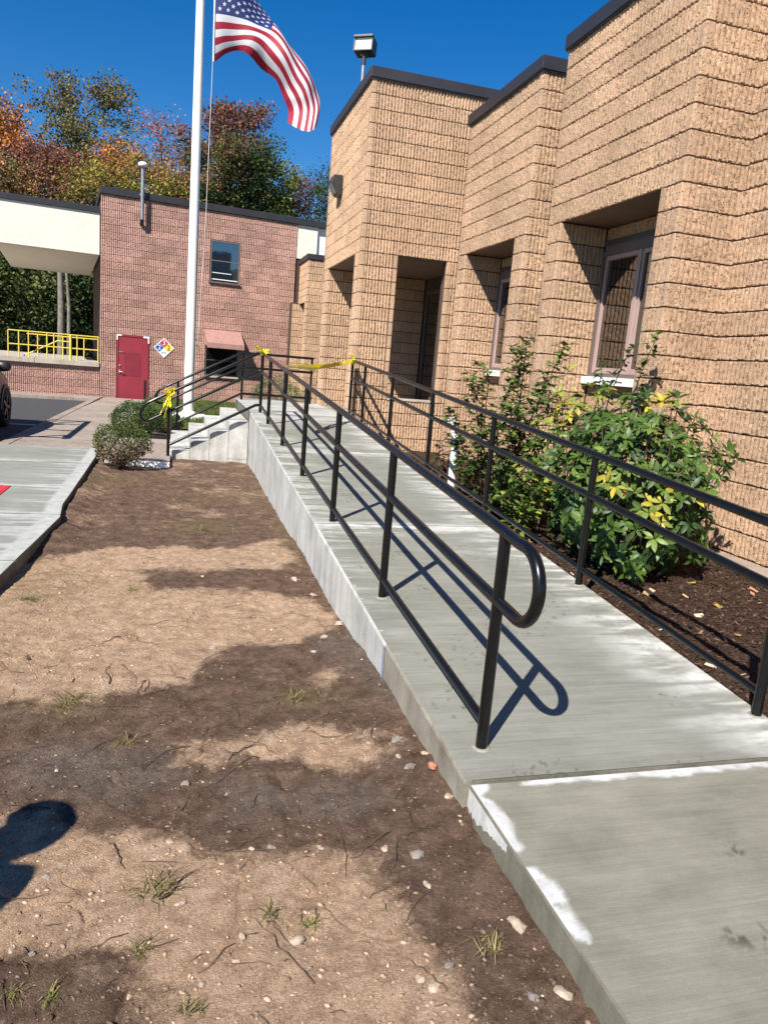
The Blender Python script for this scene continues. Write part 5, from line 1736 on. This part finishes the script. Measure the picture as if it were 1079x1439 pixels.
RK = [rock_mesh(s) for s in range(6)]
ST = [(0.8, 2.04, .020), (0.79, 1.9, .013), (0.99, 1.67, .022), (0.69, 1.54, .016), (0.92, 1.42, .016), (0.66, 1.57, .014), (0.01, 2.27, .012), (-0.04, 2.19, .010), (-0.35, 2.16, .014), (0.1, 1.67, .013),
      (0.19, 1.73, .010), (-0.41, 2.75, .010), (0.06, 2.58, .013), (0.22, 3.92, .024), (1.0, 4.27, .030), (0.91, 2.63, .016), (0.94, 2.77, .020), (1.02, 2.33, .018), (0.93, 2.55, .022), (1.02, 2.62, .016),
      (0.27, 2.19, .012), (0.71, 2.11, .014), (0.34, 2.19, .014), (0.5, 2.16, .012), (-0.49, 2.41, .010), (0.04, 1.97, .012), (0.36, 1.77, .020), (0.21, 1.81, .010), (0.21, 2.52, .009), (0.76, 3.81, .016),
      (0.34, 3.99, .014), (0.87, 4.07, .020), (0.61, 4.05, .014), (-0.39, 1.87, .012), (-0.34, 1.85, .010), (-0.08, 1.68, .010), (0.75, 1.59, .010), (1.0, 1.42, .024), (0.86, 5.2, .03), (0.95, 4.9, .02), (0.5, 5.6, .03), (0.2, 5.3, .02)]
BIG = {0: 'larger oval stone on the dark soil beside the front sand patch', 2: 'larger pale stone near the slab edge by the straw-coloured tuft', 13: 'larger flat stone at the right edge of the big sand patch',
       14: 'larger stone against the ramp wall where the wall turns pale', 16: 'larger stone by the right tip of the narrow sand strip', 18: 'larger stone below the right tip of the narrow sand strip',
       26: 'larger round stone in the middle of the front sand patch', 31: 'larger stone on dark soil right of the big sand patch', 37: 'larger pale stone lowest of all beside the slab',
       38: 'larger stone on the far dirt close to the ramp wall', 39: 'larger stone at the ramp wall side of the big sand patch', 40: 'larger stone in the dark strip across the big sand patch', 41: 'larger stone left of centre in the big sand patch'}
for i, (x, y, s) in enumerate(ST):
    rnd = random.Random(500 + i)
    o = link('stone', RK[i % 6].copy() if i < 12 else RK[i % 6], None)
    me = o.data
    if not me.materials: me.materials.append(MAT['stone_pale'] if i % 4 else MAT['stone_grey'])
    o.location = (x, y, dz(x, y) + s * .05)
    o.rotation_euler = (rnd.uniform(-.3, .3), rnd.uniform(-.3, .3), rnd.uniform(0, 6.28))
    o.scale = (s * rnd.uniform(.9, 1.5), s * rnd.uniform(.7, 1.1), s * rnd.uniform(.6, 1.0))
    tag(o, BIG.get(i, 'small loose stone lying on the bare dirt'), 'stone', 'loose stones on the dirt')
o = link('brick_chip', rock_mesh(77), MAT['brick_chip']); o.location = (1.015, 2.52, dz(1.015, 2.52) + .012); o.scale = (.016, .022, .02)
tag(o, 'orange-red brick chip against the near foot of the ramp wall', 'brick chip')
o = link('wood_chip', MB().box(-.05, .05, -.022, .022, -.008, .008).mesh('wood_chip'), plain('raw_wood', (0.50, 0.36, 0.20), 0.9, var=.2, scale=40))
o.location = (3.25, 4.32, float(mulch_h(np.array([3.25]), np.array([4.32]))[0]) + .025); o.rotation_euler = (.2, -.1, .5)
tag(o, 'pale split wood chip on the dark mulch', 'wood chip')

def near_cols(px_, py_, rg):
    d_ = dirt_dry(px_, py_)[:, None]
    return (np.array([(0.19, 0.122, 0.085)]) * (1 - d_) + np.array([(0.54, 0.375, 0.26)]) * d_) * rg.uniform(.40, 1.05, (len(px_), 1))


V0 = np.array([v.co[:] for v in rock_mesh(1, 1).vertices]); F0 = np.array([p.vertices[:] for p in rock_mesh(1, 1).polygons])
nP = 1300
rng = np.random.default_rng(5)
px = rng.uniform(-1.05, 1.03, nP); py = 0.9 + 10.4 * rng.uniform(0, 1, nP) ** 1.7
k = rng.uniform(0, 1, nP) < .35; px[k] = 1.03 - np.abs(rng.normal(0, .18, k.sum()))
pz = dirt_h(px, py)
ps = 0.0020 + 0.0072 * rng.uniform(0, 1, nP) ** 5
ang = rng.uniform(0, 6.28, nP)
ca, sa_ = np.cos(ang), np.sin(ang)
sc = ps[:, None] * rng.uniform(.7, 1.4, (nP, 3))
A = V0[None] * sc[:, None, :]
VX = np.stack([A[..., 0] * ca[:, None] - A[..., 1] * sa_[:, None] + px[:, None], A[..., 0] * sa_[:, None] + A[..., 1] * ca[:, None] + py[:, None], A[..., 2] + pz[:, None] + ps[:, None] * .02], -1).reshape(-1, 3)
FX = (F0[None] + (np.arange(nP) * len(V0))[:, None, None]).reshape(-1, 3)
pc = np.array([(0.38, 0.28, 0.20), (0.30, 0.22, 0.16), (0.20, 0.16, 0.14), (0.42, 0.34, 0.26), (0.16, 0.10, 0.07), (0.33, 0.22, 0.15)])
tag(link('pebbles', fastmesh('pebbles', VX, FX, np.repeat(pc[rng.integers(0, 6, nP)], len(V0), 0), smooth=True), MAT['chip']), 'scattered pebbles and grit over the bare dirt', 'gravel', kind='stuff')
nP = 22000
px = rng.uniform(-1.05, 1.03, nP); py = 0.9 + 9.0 * rng.uniform(0, 1, nP) ** 2.0
pz = dirt_h(px, py)
ps = 0.0016 + 0.0065 * rng.uniform(0, 1, nP) ** 5
ang = rng.uniform(0, 6.28, nP); ca, sa_ = np.cos(ang), np.sin(ang)
sc = ps[:, None] * rng.uniform(.6, 1.6, (nP, 3)) * np.array([1, 1, .6])
A = V0[None] * sc[:, None, :]
VX = np.stack([A[..., 0] * ca[:, None] - A[..., 1] * sa_[:, None] + px[:, None], A[..., 0] * sa_[:, None] + A[..., 1] * ca[:, None] + py[:, None], A[..., 2] + pz[:, None] + ps[:, None] * .1], -1).reshape(-1, 3)
FX = (F0[None] + (np.arange(nP) * len(V0))[:, None, None]).reshape(-1, 3)
tag(link('clods', fastmesh('clods', VX, FX, np.repeat(near_cols(px, py, rng), len(V0), 0)), MAT['chip']), 'small crumbs and clods of soil over the bare dirt', 'soil crumbs', kind='stuff')
mb = MB(); rnd = random.Random(8)
for i in range(240):
    x, y = rnd.uniform(-1.0, 1.0), 1.0 + 5.0 * rnd.random() ** 1.5
    a = rnd.uniform(0, 6.28); L = rnd.choice((.03, .05, .07, .12, .18)) * rnd.uniform(.6, 1.2)
    P = []
    for j in range(5):
        u = j / 4; a += rnd.uniform(-.45, .45)
        P.append((x, y, dz(x, y) + .002 + .004 * math.sin(u * 3))); x += math.cos(a) * L / 4; y += math.sin(a) * L / 4
    mb.tube(P, .0012, 4, cap=False, rs=[.0016, .0015, .0013, .001, .0006])
for i in range(34):
    x, y = rnd.uniform(-.7, .9), rnd.uniform(1.5, 4.2)
    a = rnd.uniform(0, 6.28); L = rnd.uniform(.10, .34); P = []
    for j in range(9):
        a += rnd.uniform(-.5, .5); P.append((x, y, dz(x, y) + .003 + .006 * (j % 2))); x += math.cos(a) * L / 8; y += math.sin(a) * L / 8
    r0 = rnd.uniform(.0016, .0034)
    mb.tube(P, r0, 5, cap=False, rs=[r0 * (1 - .8 * j / 8) for j in range(9)])
tag(mb.build('dry_twigs', MAT['twig']), 'thin dry roots and twigs scattered over the dirt', 'twigs', kind='stuff')


# ================================================================== TREES BEHIND
def tree(name, label, x, y, h, rx, rz, cz, cols, n, seed, leaf=.20, lean=0.0, bare=0, trunkr=.16, mat='trunk', shape=2.0, clump=.55, group='autumn trees behind the rear building'):
    t = thing(name, label, 'tree', (x, y, -.16), group)
    rng = np.random.default_rng(seed); rnd = random.Random(seed)
    tk = MB()
    top = Vector((x + lean, y, h * .97))
    nseg = 8
    P = [Vector((x + lean * (i / nseg) + rnd.uniform(-.1, .1) * (i > 0), y + rnd.uniform(-.1, .1), -.2 + (h * .97 + .2) * i / nseg)) for i in range(nseg + 1)]
    tk.tube(P, trunkr, 8, rs=[trunkr * (1 - .93 * i / nseg) for i in range(nseg + 1)])
    # limbs carry the clumps
    cen = []
    nl = 46 + bare
    for i in range(nl):
        u = rnd.uniform(max(.12, (cz - rz) / h), .97)
        j = min(int(u * nseg), nseg - 1); b = P[j].lerp(P[j + 1], u * nseg - j)
        a = rnd.uniform(0, 6.28)
        rel = (b.z - cz) / rz
        wr = rx * math.sqrt(max(.06, 1 - min(1, abs(rel)) ** shape)) * rnd.uniform(.55, 1.05)
        e = b + Vector((math.cos(a) * wr, math.sin(a) * wr, wr * rnd.uniform(.15, .8)))
        m = b.lerp(e, .5) + Vector((0, 0, .12 * wr))
        r0 = max(.012, trunkr * .30 * (1 - u * .7))
        tk.tube([b, m, e], r0, 5, cap=False, rs=[r0, r0 * .6, r0 * .18])
        cen += [e, b.lerp(e, .7), m + Vector((rnd.uniform(-.3, .3), rnd.uniform(-.3, .3), .2))]
        for g in range(3):
            q = b.lerp(e, rnd.uniform(.4, 1)); q2 = q + Vector((rnd.uniform(-.8, .8), rnd.uniform(-.8, .8), rnd.uniform(.1, .9)))
            tk.tube([q, q2], .012, 4, cap=False, rs=[r0 * .3, .004])
            cen.append(q2)
    tk.build('trunk', MAT[mat], t)
    cen = np.array([c[:] for c in cen])
    ok = (cen[:, 2] < h) & (cen[:, 2] > cz - rz * 1.1)
    cen = cen[ok]
    n = int(n * 1.7); leaf *= .74
    ids = rng.integers(0, len(cen), n)
    wgt = rng.uniform(0, 1, len(cen)) > .16
    ids = ids[wgt[ids]]; n = len(ids)
    bd_ = rng.normal(size=(n, 3)); bd_ /= np.linalg.norm(bd_, axis=1)[:, None]
    Pn = cen[ids] + bd_ * (rng.uniform(0, 1, n) ** .5)[:, None] * clump * 1.45 * np.array([1, 1, .7]) * (.6 + .8 * vnoise(cen[ids, 0] * 3, cen[ids, 2] * 3, seed))[:, None]
    nr = rng.normal(size=(n, 3)); nr /= np.linalg.norm(nr, axis=1)[:, None]
    b2 = np.cross(nr, rng.normal(size=(n, 3))); b2 /= np.linalg.norm(b2, axis=1)[:, None]
    c2 = np.cross(nr, b2)
    L = leaf * rng.uniform(.55, 1.25, n)[:, None]
    V = np.stack([Pn - b2 * L * .5, Pn + c2 * L * .36, Pn + b2 * L * .5, Pn - c2 * L * .36], 1).reshape(-1, 3)
    F = np.arange(4 * n).reshape(n, 4)
    cc = np.array(cols)
    # colour varies by limb and by height
    hv = np.clip((cen[:, 2] - (cz - rz)) / (2 * rz), 0, .999)
    base = np.clip(hv * len(cc) + rng.normal(0, .8, len(cen)), 0, len(cc) - 1).astype(int)
    ci = np.where(rng.uniform(0, 1, n) < .75, base[ids], rng.integers(0, len(cc), n))
    C = np.repeat(cc[ci] * rng.uniform(.9, 1.6, n)[:, None], 4, 0)
    tag(link('crown', fastmesh('crown', V, F, C), MAT['tree_leaf'], t), kind='stuff')


OLV, DGR, OLB = (0.115, 0.125, 0.038), (0.042, 0.072, 0.022), (0.155, 0.12, 0.05)
MRN, PNK, RED = (0.155, 0.060, 0.048), (0.36, 0.15, 0.11), (0.30, 0.095, 0.045)
ORG, ORB, YEL, YGR = (0.52, 0.20, 0.04), (0.32, 0.155, 0.06), (0.32, 0.25, 0.05), (0.21, 0.25, 0.04)
# x, y from bearing; heights in metres
tree('oak_tree', 'tallest olive-brown tree with sky showing through its crown', -4.9, 43, 14.6, 2.3, 4.4, 10.6, [OLV, OLV, (0.12, 0.13, 0.05), OLB, OLB], 9500, 1, .21, .1, 6, .20, clump=.42)
tree('maple_tree', 'orange-red maple at the far left edge of the sky', -9.3, 43, 12.6, 2.6, 4.6, 8.0, [DGR, DGR, OLV, ORB, RED, ORG, ORG, ORG, ORB], 14000, 2, .21, clump=.6)
tree('birch_tree', 'sparse maroon-tinged tree left of the tallest one', -7.05, 42, 11.0, 1.6, 3.0, 7.9, [ORB, OLB, MRN, OLB, PNK], 3400, 3, .18, .1, 14, .13, clump=.5)
tree('maple_tree', 'dark maroon tree below the tallest crown', -5.7, 40, 10.3, 1.7, 2.8, 7.5, [OLB, ORB, ORB, MRN, MRN], 6500, 4, .18, clump=.5)
tree('hickory_tree', 'small orange-topped tree left of the vent pipe', -2.95, 41, 11.3, 1.2, 2.4, 8.9, [OLV, YEL, OLB, ORG, ORB], 6200, 5, .18, clump=.48)
tree('maple_tree', 'half-bare tree with pink leaves behind the vent pipe', -1.3, 43, 13.6, 1.9, 4.2, 9.4, [YEL, OLV, OLB, PNK, PNK, PNK], 2600, 6, .18, .1, 34, .15, clump=.38)
tree('elm_tree', 'yellow-olive tree around the vent pipe', -1.35, 39, 10.5, 1.7, 2.6, 7.9, [YEL, YEL, OLV, YGR, ORB], 7000, 7, .17, clump=.48)
tree('bare_tree', 'thin leafless tree left of the flagpole', 0.35, 43, 12.4, 1.4, 3.5, 8.8, [OLB, OLV, YEL], 700, 8, .16, 0, 40, .11, clump=.3)
tree('maple_tree', 'large maple with maroon top and dark green lower crown right of the flagpole', 2.15, 41, 14.0, 2.75, 5.2, 8.4, [DGR, DGR, DGR, DGR, DGR, DGR, DGR, OLV, (0.14, 0.08, 0.04), MRN, (0.20, 0.08, 0.05)], 26000, 9, .20, -.3, 4, .24, clump=.62)
tree('hornbeam_tree', 'dark green tree filling the lower right of the large maple', 3.6, 40, 12.3, 1.3, 3.4, 8.7, [DGR, DGR, OLV, DGR], 6500, 10, .17, clump=.45)
tree('locust_tree', 'bright yellow-green tree beside the tower', 4.75, 41.5, 11.4, 1.35, 2.5, 8.9, [OLV, YGR, YGR, YGR, (0.22, 0.22, 0.05)], 6000, 11, .17, .1, 8, .13, clump=.45)
tree('plum_tree', 'purple-leaved tree against the tower edge', 6.4, 41, 11.2, 1.0, 2.6, 8.5, [DGR, MRN, (0.09, 0.03, 0.045), MRN], 3600, 12, .16, clump=.4)
tree('hornbeam_tree', 'dark tree half hidden behind the tower', 7.3, 40, 11.8, 1.2, 3.2, 8.6, [DGR, DGR, DGR], 5200, 13, .17, clump=.45)
tree('elm_tree', 'reddish tree just left of the flagpole above the roof', .15, 39.5, 10.1, 1.3, 2.5, 7.7, [ORB, OLV, ORB, RED, OLB], 5200, 14, .17, clump=.45)
tree('oak_tree', 'brown-green tree over the canopy', -7.9, 39.0, 9.5, 1.7, 2.6, 7.0, [DGR, OLV, OLB, ORB, OLB], 7000, 15, .18, clump=.5)
tree('oak_tree', 'olive tree above the left corner of the pink wall', -4.1, 38.5, 9.6, 1.5, 2.6, 7.1, [DGR, OLV, OLB, OLB, YEL], 7000, 16, .18, clump=.5)
# woodland seen under the canopy
for i, (x, y, h, lab) in enumerate(((-10.0, 37, 7, 'dark understory tree under the canopy behind the parked car'), (-8.6, 36.0, 6, 'dark understory tree behind the left end of the yellow dock railing'),
                                   (-7.2, 37, 6.5, 'dark understory tree behind the sloping dock stair rails'), (-5.9, 36.2, 6, 'dark understory tree just left of the pale bare trunks'),
                                   (-4.9, 37.2, 6.5, 'dark understory tree right behind the pale bare trunks'), (-3.6, 37, 6.5, 'dark understory tree beside the left corner of the pink wall'))):
    tree('understory_tree', lab, x, y, h, 1.8, h * .52, h * .50, [DGR, (0.022, 0.038, 0.013), OLV, DGR], 4200, 60 + i, .22, 0, 0, .09, clump=.6, group='understory trees behind the dock')
for i, (x, lab) in enumerate(((-4.75, 'thick pale bare trunk standing beyond the yellow dock railing'), (-4.45, 'slim pale trunk leaning beside the thick one beyond the dock'))):
    t = thing('tree_stem', lab, 'tree', (x, 33.5, 0))
    MB().tube([(x, 33.5, -.2), (x + .03, 33.5, 3), (x - .05 - .1 * i, 33.5, 5.6)], .12, 10, rs=[.16, .13, .09] if i == 0 else [.09, .075, .05]).build('trunk', MAT['pale_trunk'], t)
    ml = MB()
    for k in range(10):
        rnd = random.Random(k + i * 20)
        z = 4.4 + k * .12; a = rnd.uniform(0, 6.28)
        ml.tube([(x, 33.5, z), (x + math.cos(a) * .7, 33.5 + math.sin(a) * .7, z + .5)], .02, 5, rs=[.03, .008])
    ml.build('limb', MAT['pale_trunk'], t)
# undergrowth band (one mass nobody could count)
n = 42000
rng = np.random.default_rng(3)
bx = rng.uniform(-24, 22, n); by = rng.uniform(38.5, 47, n); bz = rng.uniform(-.2, 1, n) * (2.0 + 3.6 * fbm(bx * .25, by * .25, 8, 3))
nr = rng.normal(size=(n, 3)); nr /= np.linalg.norm(nr, axis=1)[:, None]
b2 = np.cross(nr, rng.normal(size=(n, 3))); b2 /= np.linalg.norm(b2, axis=1)[:, None]; c2 = np.cross(nr, b2)
L = rng.uniform(.16, .40, n)[:, None]; Pn = np.stack([bx, by, bz], 1)
V = np.stack([Pn - b2 * L * .5, Pn + c2 * L * .4, Pn + b2 * L * .5, Pn - c2 * L * .4], 1).reshape(-1, 3)
uc = np.array([DGR, DGR, (0.025, 0.04, 0.015), OLV, OLB, (0.09, 0.05, 0.03)])
tag(link('woodland_undergrowth', fastmesh('woodland_undergrowth', V, np.arange(4 * n).reshape(n, 4), np.repeat(uc[rng.integers(0, 6, n)], 4, 0)), MAT['tree_leaf']), 'dark woodland undergrowth behind the dock', 'undergrowth', kind='stuff')

# ================================================================== PARKED CAR
car = thing('parked_car', 'bronze-grey car parked at the kerb with its front wheel and mirror showing', 'car', (-4.0, 13.4, -0.03))
CX, CY, CZ0 = -3.99, 13.45, -0.03


def TC(x, y, z): return (CX + x, CY + y, CZ0 + z)


# sections along the length: y, half width, sill z, belt z, roof half width, roof z
SEC = [(-2.36, .70, .45, .80, .55, .84), (-2.30, .84, .36, .98, .60, 1.05), (-2.12, .92, .30, 1.06, .66, 1.50), (-1.7, .945, .27, 1.08, .70, 1.70), (-0.8, .95, .25, 1.08, .72, 1.76),
       (0.0, .95, .25, 1.07, .72, 1.76), (0.55, .95, .25, 1.06, .70, 1.68), (1.10, .95, .26, 1.05, .72, 1.16), (1.5, .945, .27, 1.02, .70, 1.06), (1.95, .92, .30, .95, .62, .98), (2.22, .84, .34, .85, .55, .88), (2.36, .68, .40, .68, .45, .72)]
NS = 7
vs, fs = [], []
for (y, w, s, b, rw, rz_) in SEC:
    half = [(w * .86, s), (w * .985, s + .14), (w, (s + b) / 2 + .05), (w * .97, b), (rw + .035, rz_ - .05 if rz_ > b + .12 else (b + rz_) / 2), (rw * .80, rz_), (0, rz_ + .015)]
    ring = [TC(x, y, z) for x, z in half] + [TC(-x, y, z) for x, z in half[-2::-1]]
    vs += ring
nr_ = 2 * NS - 1
for i in range(len(SEC) - 1):
    for j in range(nr_ - 1):
        a = i * nr_ + j
        fs.append((a, a + 1, a + 1 + nr_, a + nr_))
    fs.append((i * nr_ + nr_ - 1, i * nr_, (i + 1) * nr_, (i + 1) * nr_ + nr_ - 1))
fs += [tuple(reversed(range(nr_))), tuple(range((len(SEC) - 1) * nr_, len(SEC) * nr_))]
mb = MB(); mb.add(vs, fs, 0, True)
body = mb.build('body', MAT['car_paint'], car)
sm = body.modifiers.new('smooth', 'SUBSURF'); sm.levels = 2; sm.render_levels = 2
# window band, set proud of the body
for sgn in (1, -1):
    for ya, yb in ((-1.95, -1.15), (-1.08, -0.12), (-0.04, 0.80)):
        def wp_(y, f):
            yy = np.array([s[0] for s in SEC]); b = np.interp(y, yy, [s[3] for s in SEC]); w = np.interp(y, yy, [s[1] for s in SEC]); rw = np.interp(y, yy, [s[4] for s in SEC]); rz_ = np.interp(y, yy, [s[5] for s in SEC])
            x = w * .97 + (rw + .03 - w * .97) * f
            return TC(sgn * (x + .004), y, b + .03 + (rz_ - .14 - b) * f)
        q = [wp_(ya, .0), wp_(yb, .0), wp_(yb, .92), wp_(ya, .92)]
        q2 = [(p[0] - sgn * .05, p[1], p[2]) for p in q]
        MB().add(q + q2, [(0, 1, 2, 3), (7, 6, 5, 4), (0, 4, 5, 1), (1, 5, 6, 2), (2, 6, 7, 3), (3, 7, 4, 0)]).build('window', MAT['car_glass'], car)
    mm = bpy.data.objects.new('side_mirror', None); COL.objects.link(mm); mm.parent = car; mm.location = Vector(TC(sgn * 1.03, .58, 1.10)) - car.location
    mb = MB(); mb.lathe([(0.02, -.09), (0.085, -.07), (0.10, 0), (0.085, .07), (0.02, .09)], (0, 0, 0), 14)
    sc_m = Matrix.Translation(TC(sgn * 1.10, .56, 1.12)) @ Matrix.Diagonal((1.25, .8, .95, 1))
    link('shell', mb.mesh('shell'), MAT['black_plastic'], mm, sc_m)
    link('arm', MB().box(-.1, .1, -.03, .03, -.02, .02).mesh('arm'), MAT['black_plastic'], mm, Matrix.Translation(TC(sgn * .98, .58, 1.05)))
    mb = MB(); mb.tube([TC(sgn * .66, -2.0, 1.60), TC(sgn * .74, -2.0, 2.22), TC(sgn * .78, -2.5, 2.25), TC(sgn * .78, .55, 2.25), TC(sgn * .70, .45, 1.72)], .05, 8); mb.build('roof_rail', MAT['black_plastic'], car)
    for y in (-1.42, 1.45):
        wl = bpy.data.objects.new('wheel', None); COL.objects.link(wl); wl.parent = car; wl.location = Vector(TC(sgn * .84, y, .36)) - car.location
        rm = Matrix.Translation(TC(sgn * .86, y, .355)) @ Matrix.Rotation(sgn * math.pi / 2, 4, 'Y')
        link('tyre', MB().lathe([(.22, -.10), (.33, -.115), (.355, -.09), (.355, .09), (.33, .115), (.22, .10)], (0, 0, 0), 28).mesh('tyre'), MAT['tyre'], wl, rm)
        mbr = MB(); mbr.lathe([(.06, .08), (.21, .085), (.225, .103), (.235, .10)], (0, 0, 0), 28)
        for k in range(5):
            a = k * 2 * math.pi / 5
            mbr.box(-.025, .025, .03, .215, .086, .105, T=lambda x, y, z, a=a: (x * math.cos(a) - y * math.sin(a), x * math.sin(a) + y * math.cos(a), z))
        link('rim', mbr.mesh('rim'), MAT['rim'], wl, rm)
        # dark arch over each wheel
        mb = MB(); av = []
        for k in range(13):
            a = math.pi * k / 12
            for rr_ in (.37, .43):
                for xx in (.90, .965):
                    av.append(TC(sgn * xx, y + rr_ * math.cos(a), .34 + rr_ * math.sin(a)))
        af = []
        for k in range(12):
            o = k * 4
            af += [(o, o + 1, o + 5, o + 4), (o + 2, o + 6, o + 7, o + 3), (o + 1, o + 3, o + 7, o + 5), (o, o + 4, o + 6, o + 2)]
        mb.add(av, af); mb.build('wheel_arch', MAT['black_plastic'], car)
    MB().box(sgn * .55 - .16, sgn * .55 + .16, -.03, .03, -.07, .07).build('headlight', MAT['sky_white'], car, bevel=.02, mw=Matrix.Translation(TC(0, 2.27, .72)))
    MB().box(sgn * .70 - .10, sgn * .70 + .10, -.03, .03, -.16, .16).build('tail_light', MAT['lamp_red'], car, bevel=.02, mw=Matrix.Translation(TC(0, -2.28, .92)))
q = [TC(-.70, .70, 1.64), TC(.70, .70, 1.64), TC(.80, 1.10, 1.20), TC(-.80, 1.10, 1.20)]
MB().add(q + [(p[0], p[1] - .05, p[2] - .04) for p in q], [(3, 2, 1, 0), (4, 5, 6, 7), (0, 1, 5, 4), (1, 2, 6, 5), (2, 3, 7, 6), (3, 0, 4, 7)]).build('windscreen', MAT['car_glass'], car)
for y in (-2.4, -1.3, -.2, .5):
    MB().box(-.78, .78, -.04, .04, -.02, .02).build('roof_bar', MAT['black_plastic'], car, mw=Matrix.Translation(TC(0, y, 2.24)))
MB().box(-.5, .5, -.015, .015, -.09, .09).build('number_plate', MAT['sky_white'], car, mw=Matrix.Translation(TC(0, -2.375, .62)) @ Matrix.Diagonal((.5, 1, .8, 1)))
MB().box(-.93, .93, -1.0, 1.0, .20, .30).build('underbody', MAT['black_plastic'], car, mw=Matrix.Translation(TC(0, 0, 0)))


# ================================================================== BYSTANDER (outside the frame; only the shadow shows)
def skin_body(name, pts, edges, radii, mat, parent, sub=2):
    me = bpy.data.meshes.new(name); me.from_pydata(pts, edges, [])
    o = link(name, me, None, parent)
    o.modifiers.new('skin', 'SKIN')
    sv = me.skin_vertices[0].data
    for i, r in enumerate(radii): sv[i].radius = (r, r) if not isinstance(r, tuple) else r
    sv[0].use_root = True
    m = o.modifiers.new('sub', 'SUBSURF'); m.levels = sub; m.render_levels = sub
    dg = bpy.context.evaluated_depsgraph_get()
    ev = bpy.data.meshes.new_from_object(o.evaluated_get(dg))
    o.modifiers.clear(); o.data = ev
    for p in ev.polygons: p.use_smooth = True
    ev.materials.clear()
    for mm_ in (mat if isinstance(mat, list) else [mat]): ev.materials.append(mm_)
    return o


PX, PY = -1.60, 1.05
pe = thing('person', 'person standing in a dark jacket, jeans and cap with arms at their sides', 'person', (PX, PY, 0))
B = lambda x, y, z: (x, y, z)
pts = [B(0, 0, .95), B(0, 0, 1.12), B(0, 0, 1.30), B(0, .0, 1.42), B(0, .01, 1.49), B(0, .02, 1.58), B(0, .02, 1.66),
       B(-.17, 0, 1.40), B(-.25, .0, 1.14), B(-.27, .05, .90), B(-.27, .07, .82),
       B(.17, 0, 1.40), B(.25, .0, 1.14), B(.27, .05, .90), B(.27, .07, .82),
       B(-.10, 0, .88), B(-.11, .02, .50), B(-.11, 0, .10), B(-.12, .16, .05),
       B(.10, 0, .88), B(.11, .02, .50), B(.11, 0, .10), B(.12, .16, .05)]
ed = [(0, 1), (1, 2), (2, 3), (3, 4), (4, 5), (5, 6), (3, 7), (7, 8), (8, 9), (9, 10), (3, 11), (11, 12), (12, 13), (13, 14), (0, 15), (15, 16), (16, 17), (17, 18), (0, 19), (19, 20), (20, 21), (21, 22)]
ra = [(.16, .11), (.145, .10), (.17, .115), (.13, .09), .055, .085, .088, .065, .048, .036, .038, .065, .048, .036, .038, .10, .065, .05, .045, .10, .065, .05, .045]
SKIN = plain('skin', (0.50, 0.31, 0.22), .55, var=.05); JKT = plain('jacket', (.03, .035, .05), .9, var=.2, scale=20); JNS = plain('jeans', (.05, .075, .14), .9, var=.2, scale=30)
bd = skin_body('body', [(PX + x, PY + y, z) for x, y, z in pts], ed, ra, [JKT, JNS, SKIN, MAT['black_plastic']], pe)
for p in bd.data.polygons:
    c = p.center
    p.material_index = 2 if c.z > 1.475 or (abs(c.x - PX) > .2 and c.z < .89) else (3 if c.z < .11 else (1 if c.z < .93 else 0))
for sg_ in (-1, 1):
    hx, hy, hz = PX + sg_ * .27, PY + .075, .81
    for k, (L, oy) in enumerate(((.075, -.028), (.085, -.009), (.080, .010), (.062, .027))):
        skin_body('finger', [(hx, hy + oy, hz), (hx - sg_ * .004, hy + oy + .004, hz - L * .55), (hx - sg_ * .018, hy + oy + .008, hz - L)], [(0, 1), (1, 2)], [.0095, .009, .0075], SKIN, pe, 1)
    skin_body('thumb', [(hx - sg_ * .01, hy + .02, hz + .04), (hx - sg_ * .02, hy + .052, hz + .005), (hx - sg_ * .03, hy + .062, hz - .03)], [(0, 1), (1, 2)], [.011, .010, .008], SKIN, pe, 1)
mb = MB(); mb.lathe([(.105, 0), (.108, .04), (.085, .085), (.03, .105)], (PX, PY + .02, 1.655), 20)
mb.lathe([(.115, 0), (.115, .006), (.02, .006)], (PX + .03, PY + .10, 1.652), 18)
mb.build('cap', JKT, pe)
for sg_ in (-1, 1):
    MB().lathe([(.001, -.011), (.010, 0), (.001, .011)], (PX + sg_ * .032, PY + .100, 1.615), 8).build('eye', MAT['black_plastic'], pe)
    MB().lathe([(.004, -.03), (.016, 0), (.004, .03)], (PX + sg_ * .092, PY + .015, 1.60), 8).build('ear', SKIN, pe)
MB().lathe([(.016, -.02), (.008, .03)], (PX, PY + .108, 1.59), 8).build('nose', SKIN, pe)
MB().box(-.025, .025, -.004, .004, -.004, .004).build('mouth', plain('lip', (.35, .14, .12), .5), pe, mw=Matrix.Translation((PX, PY + .100, 1.545)))
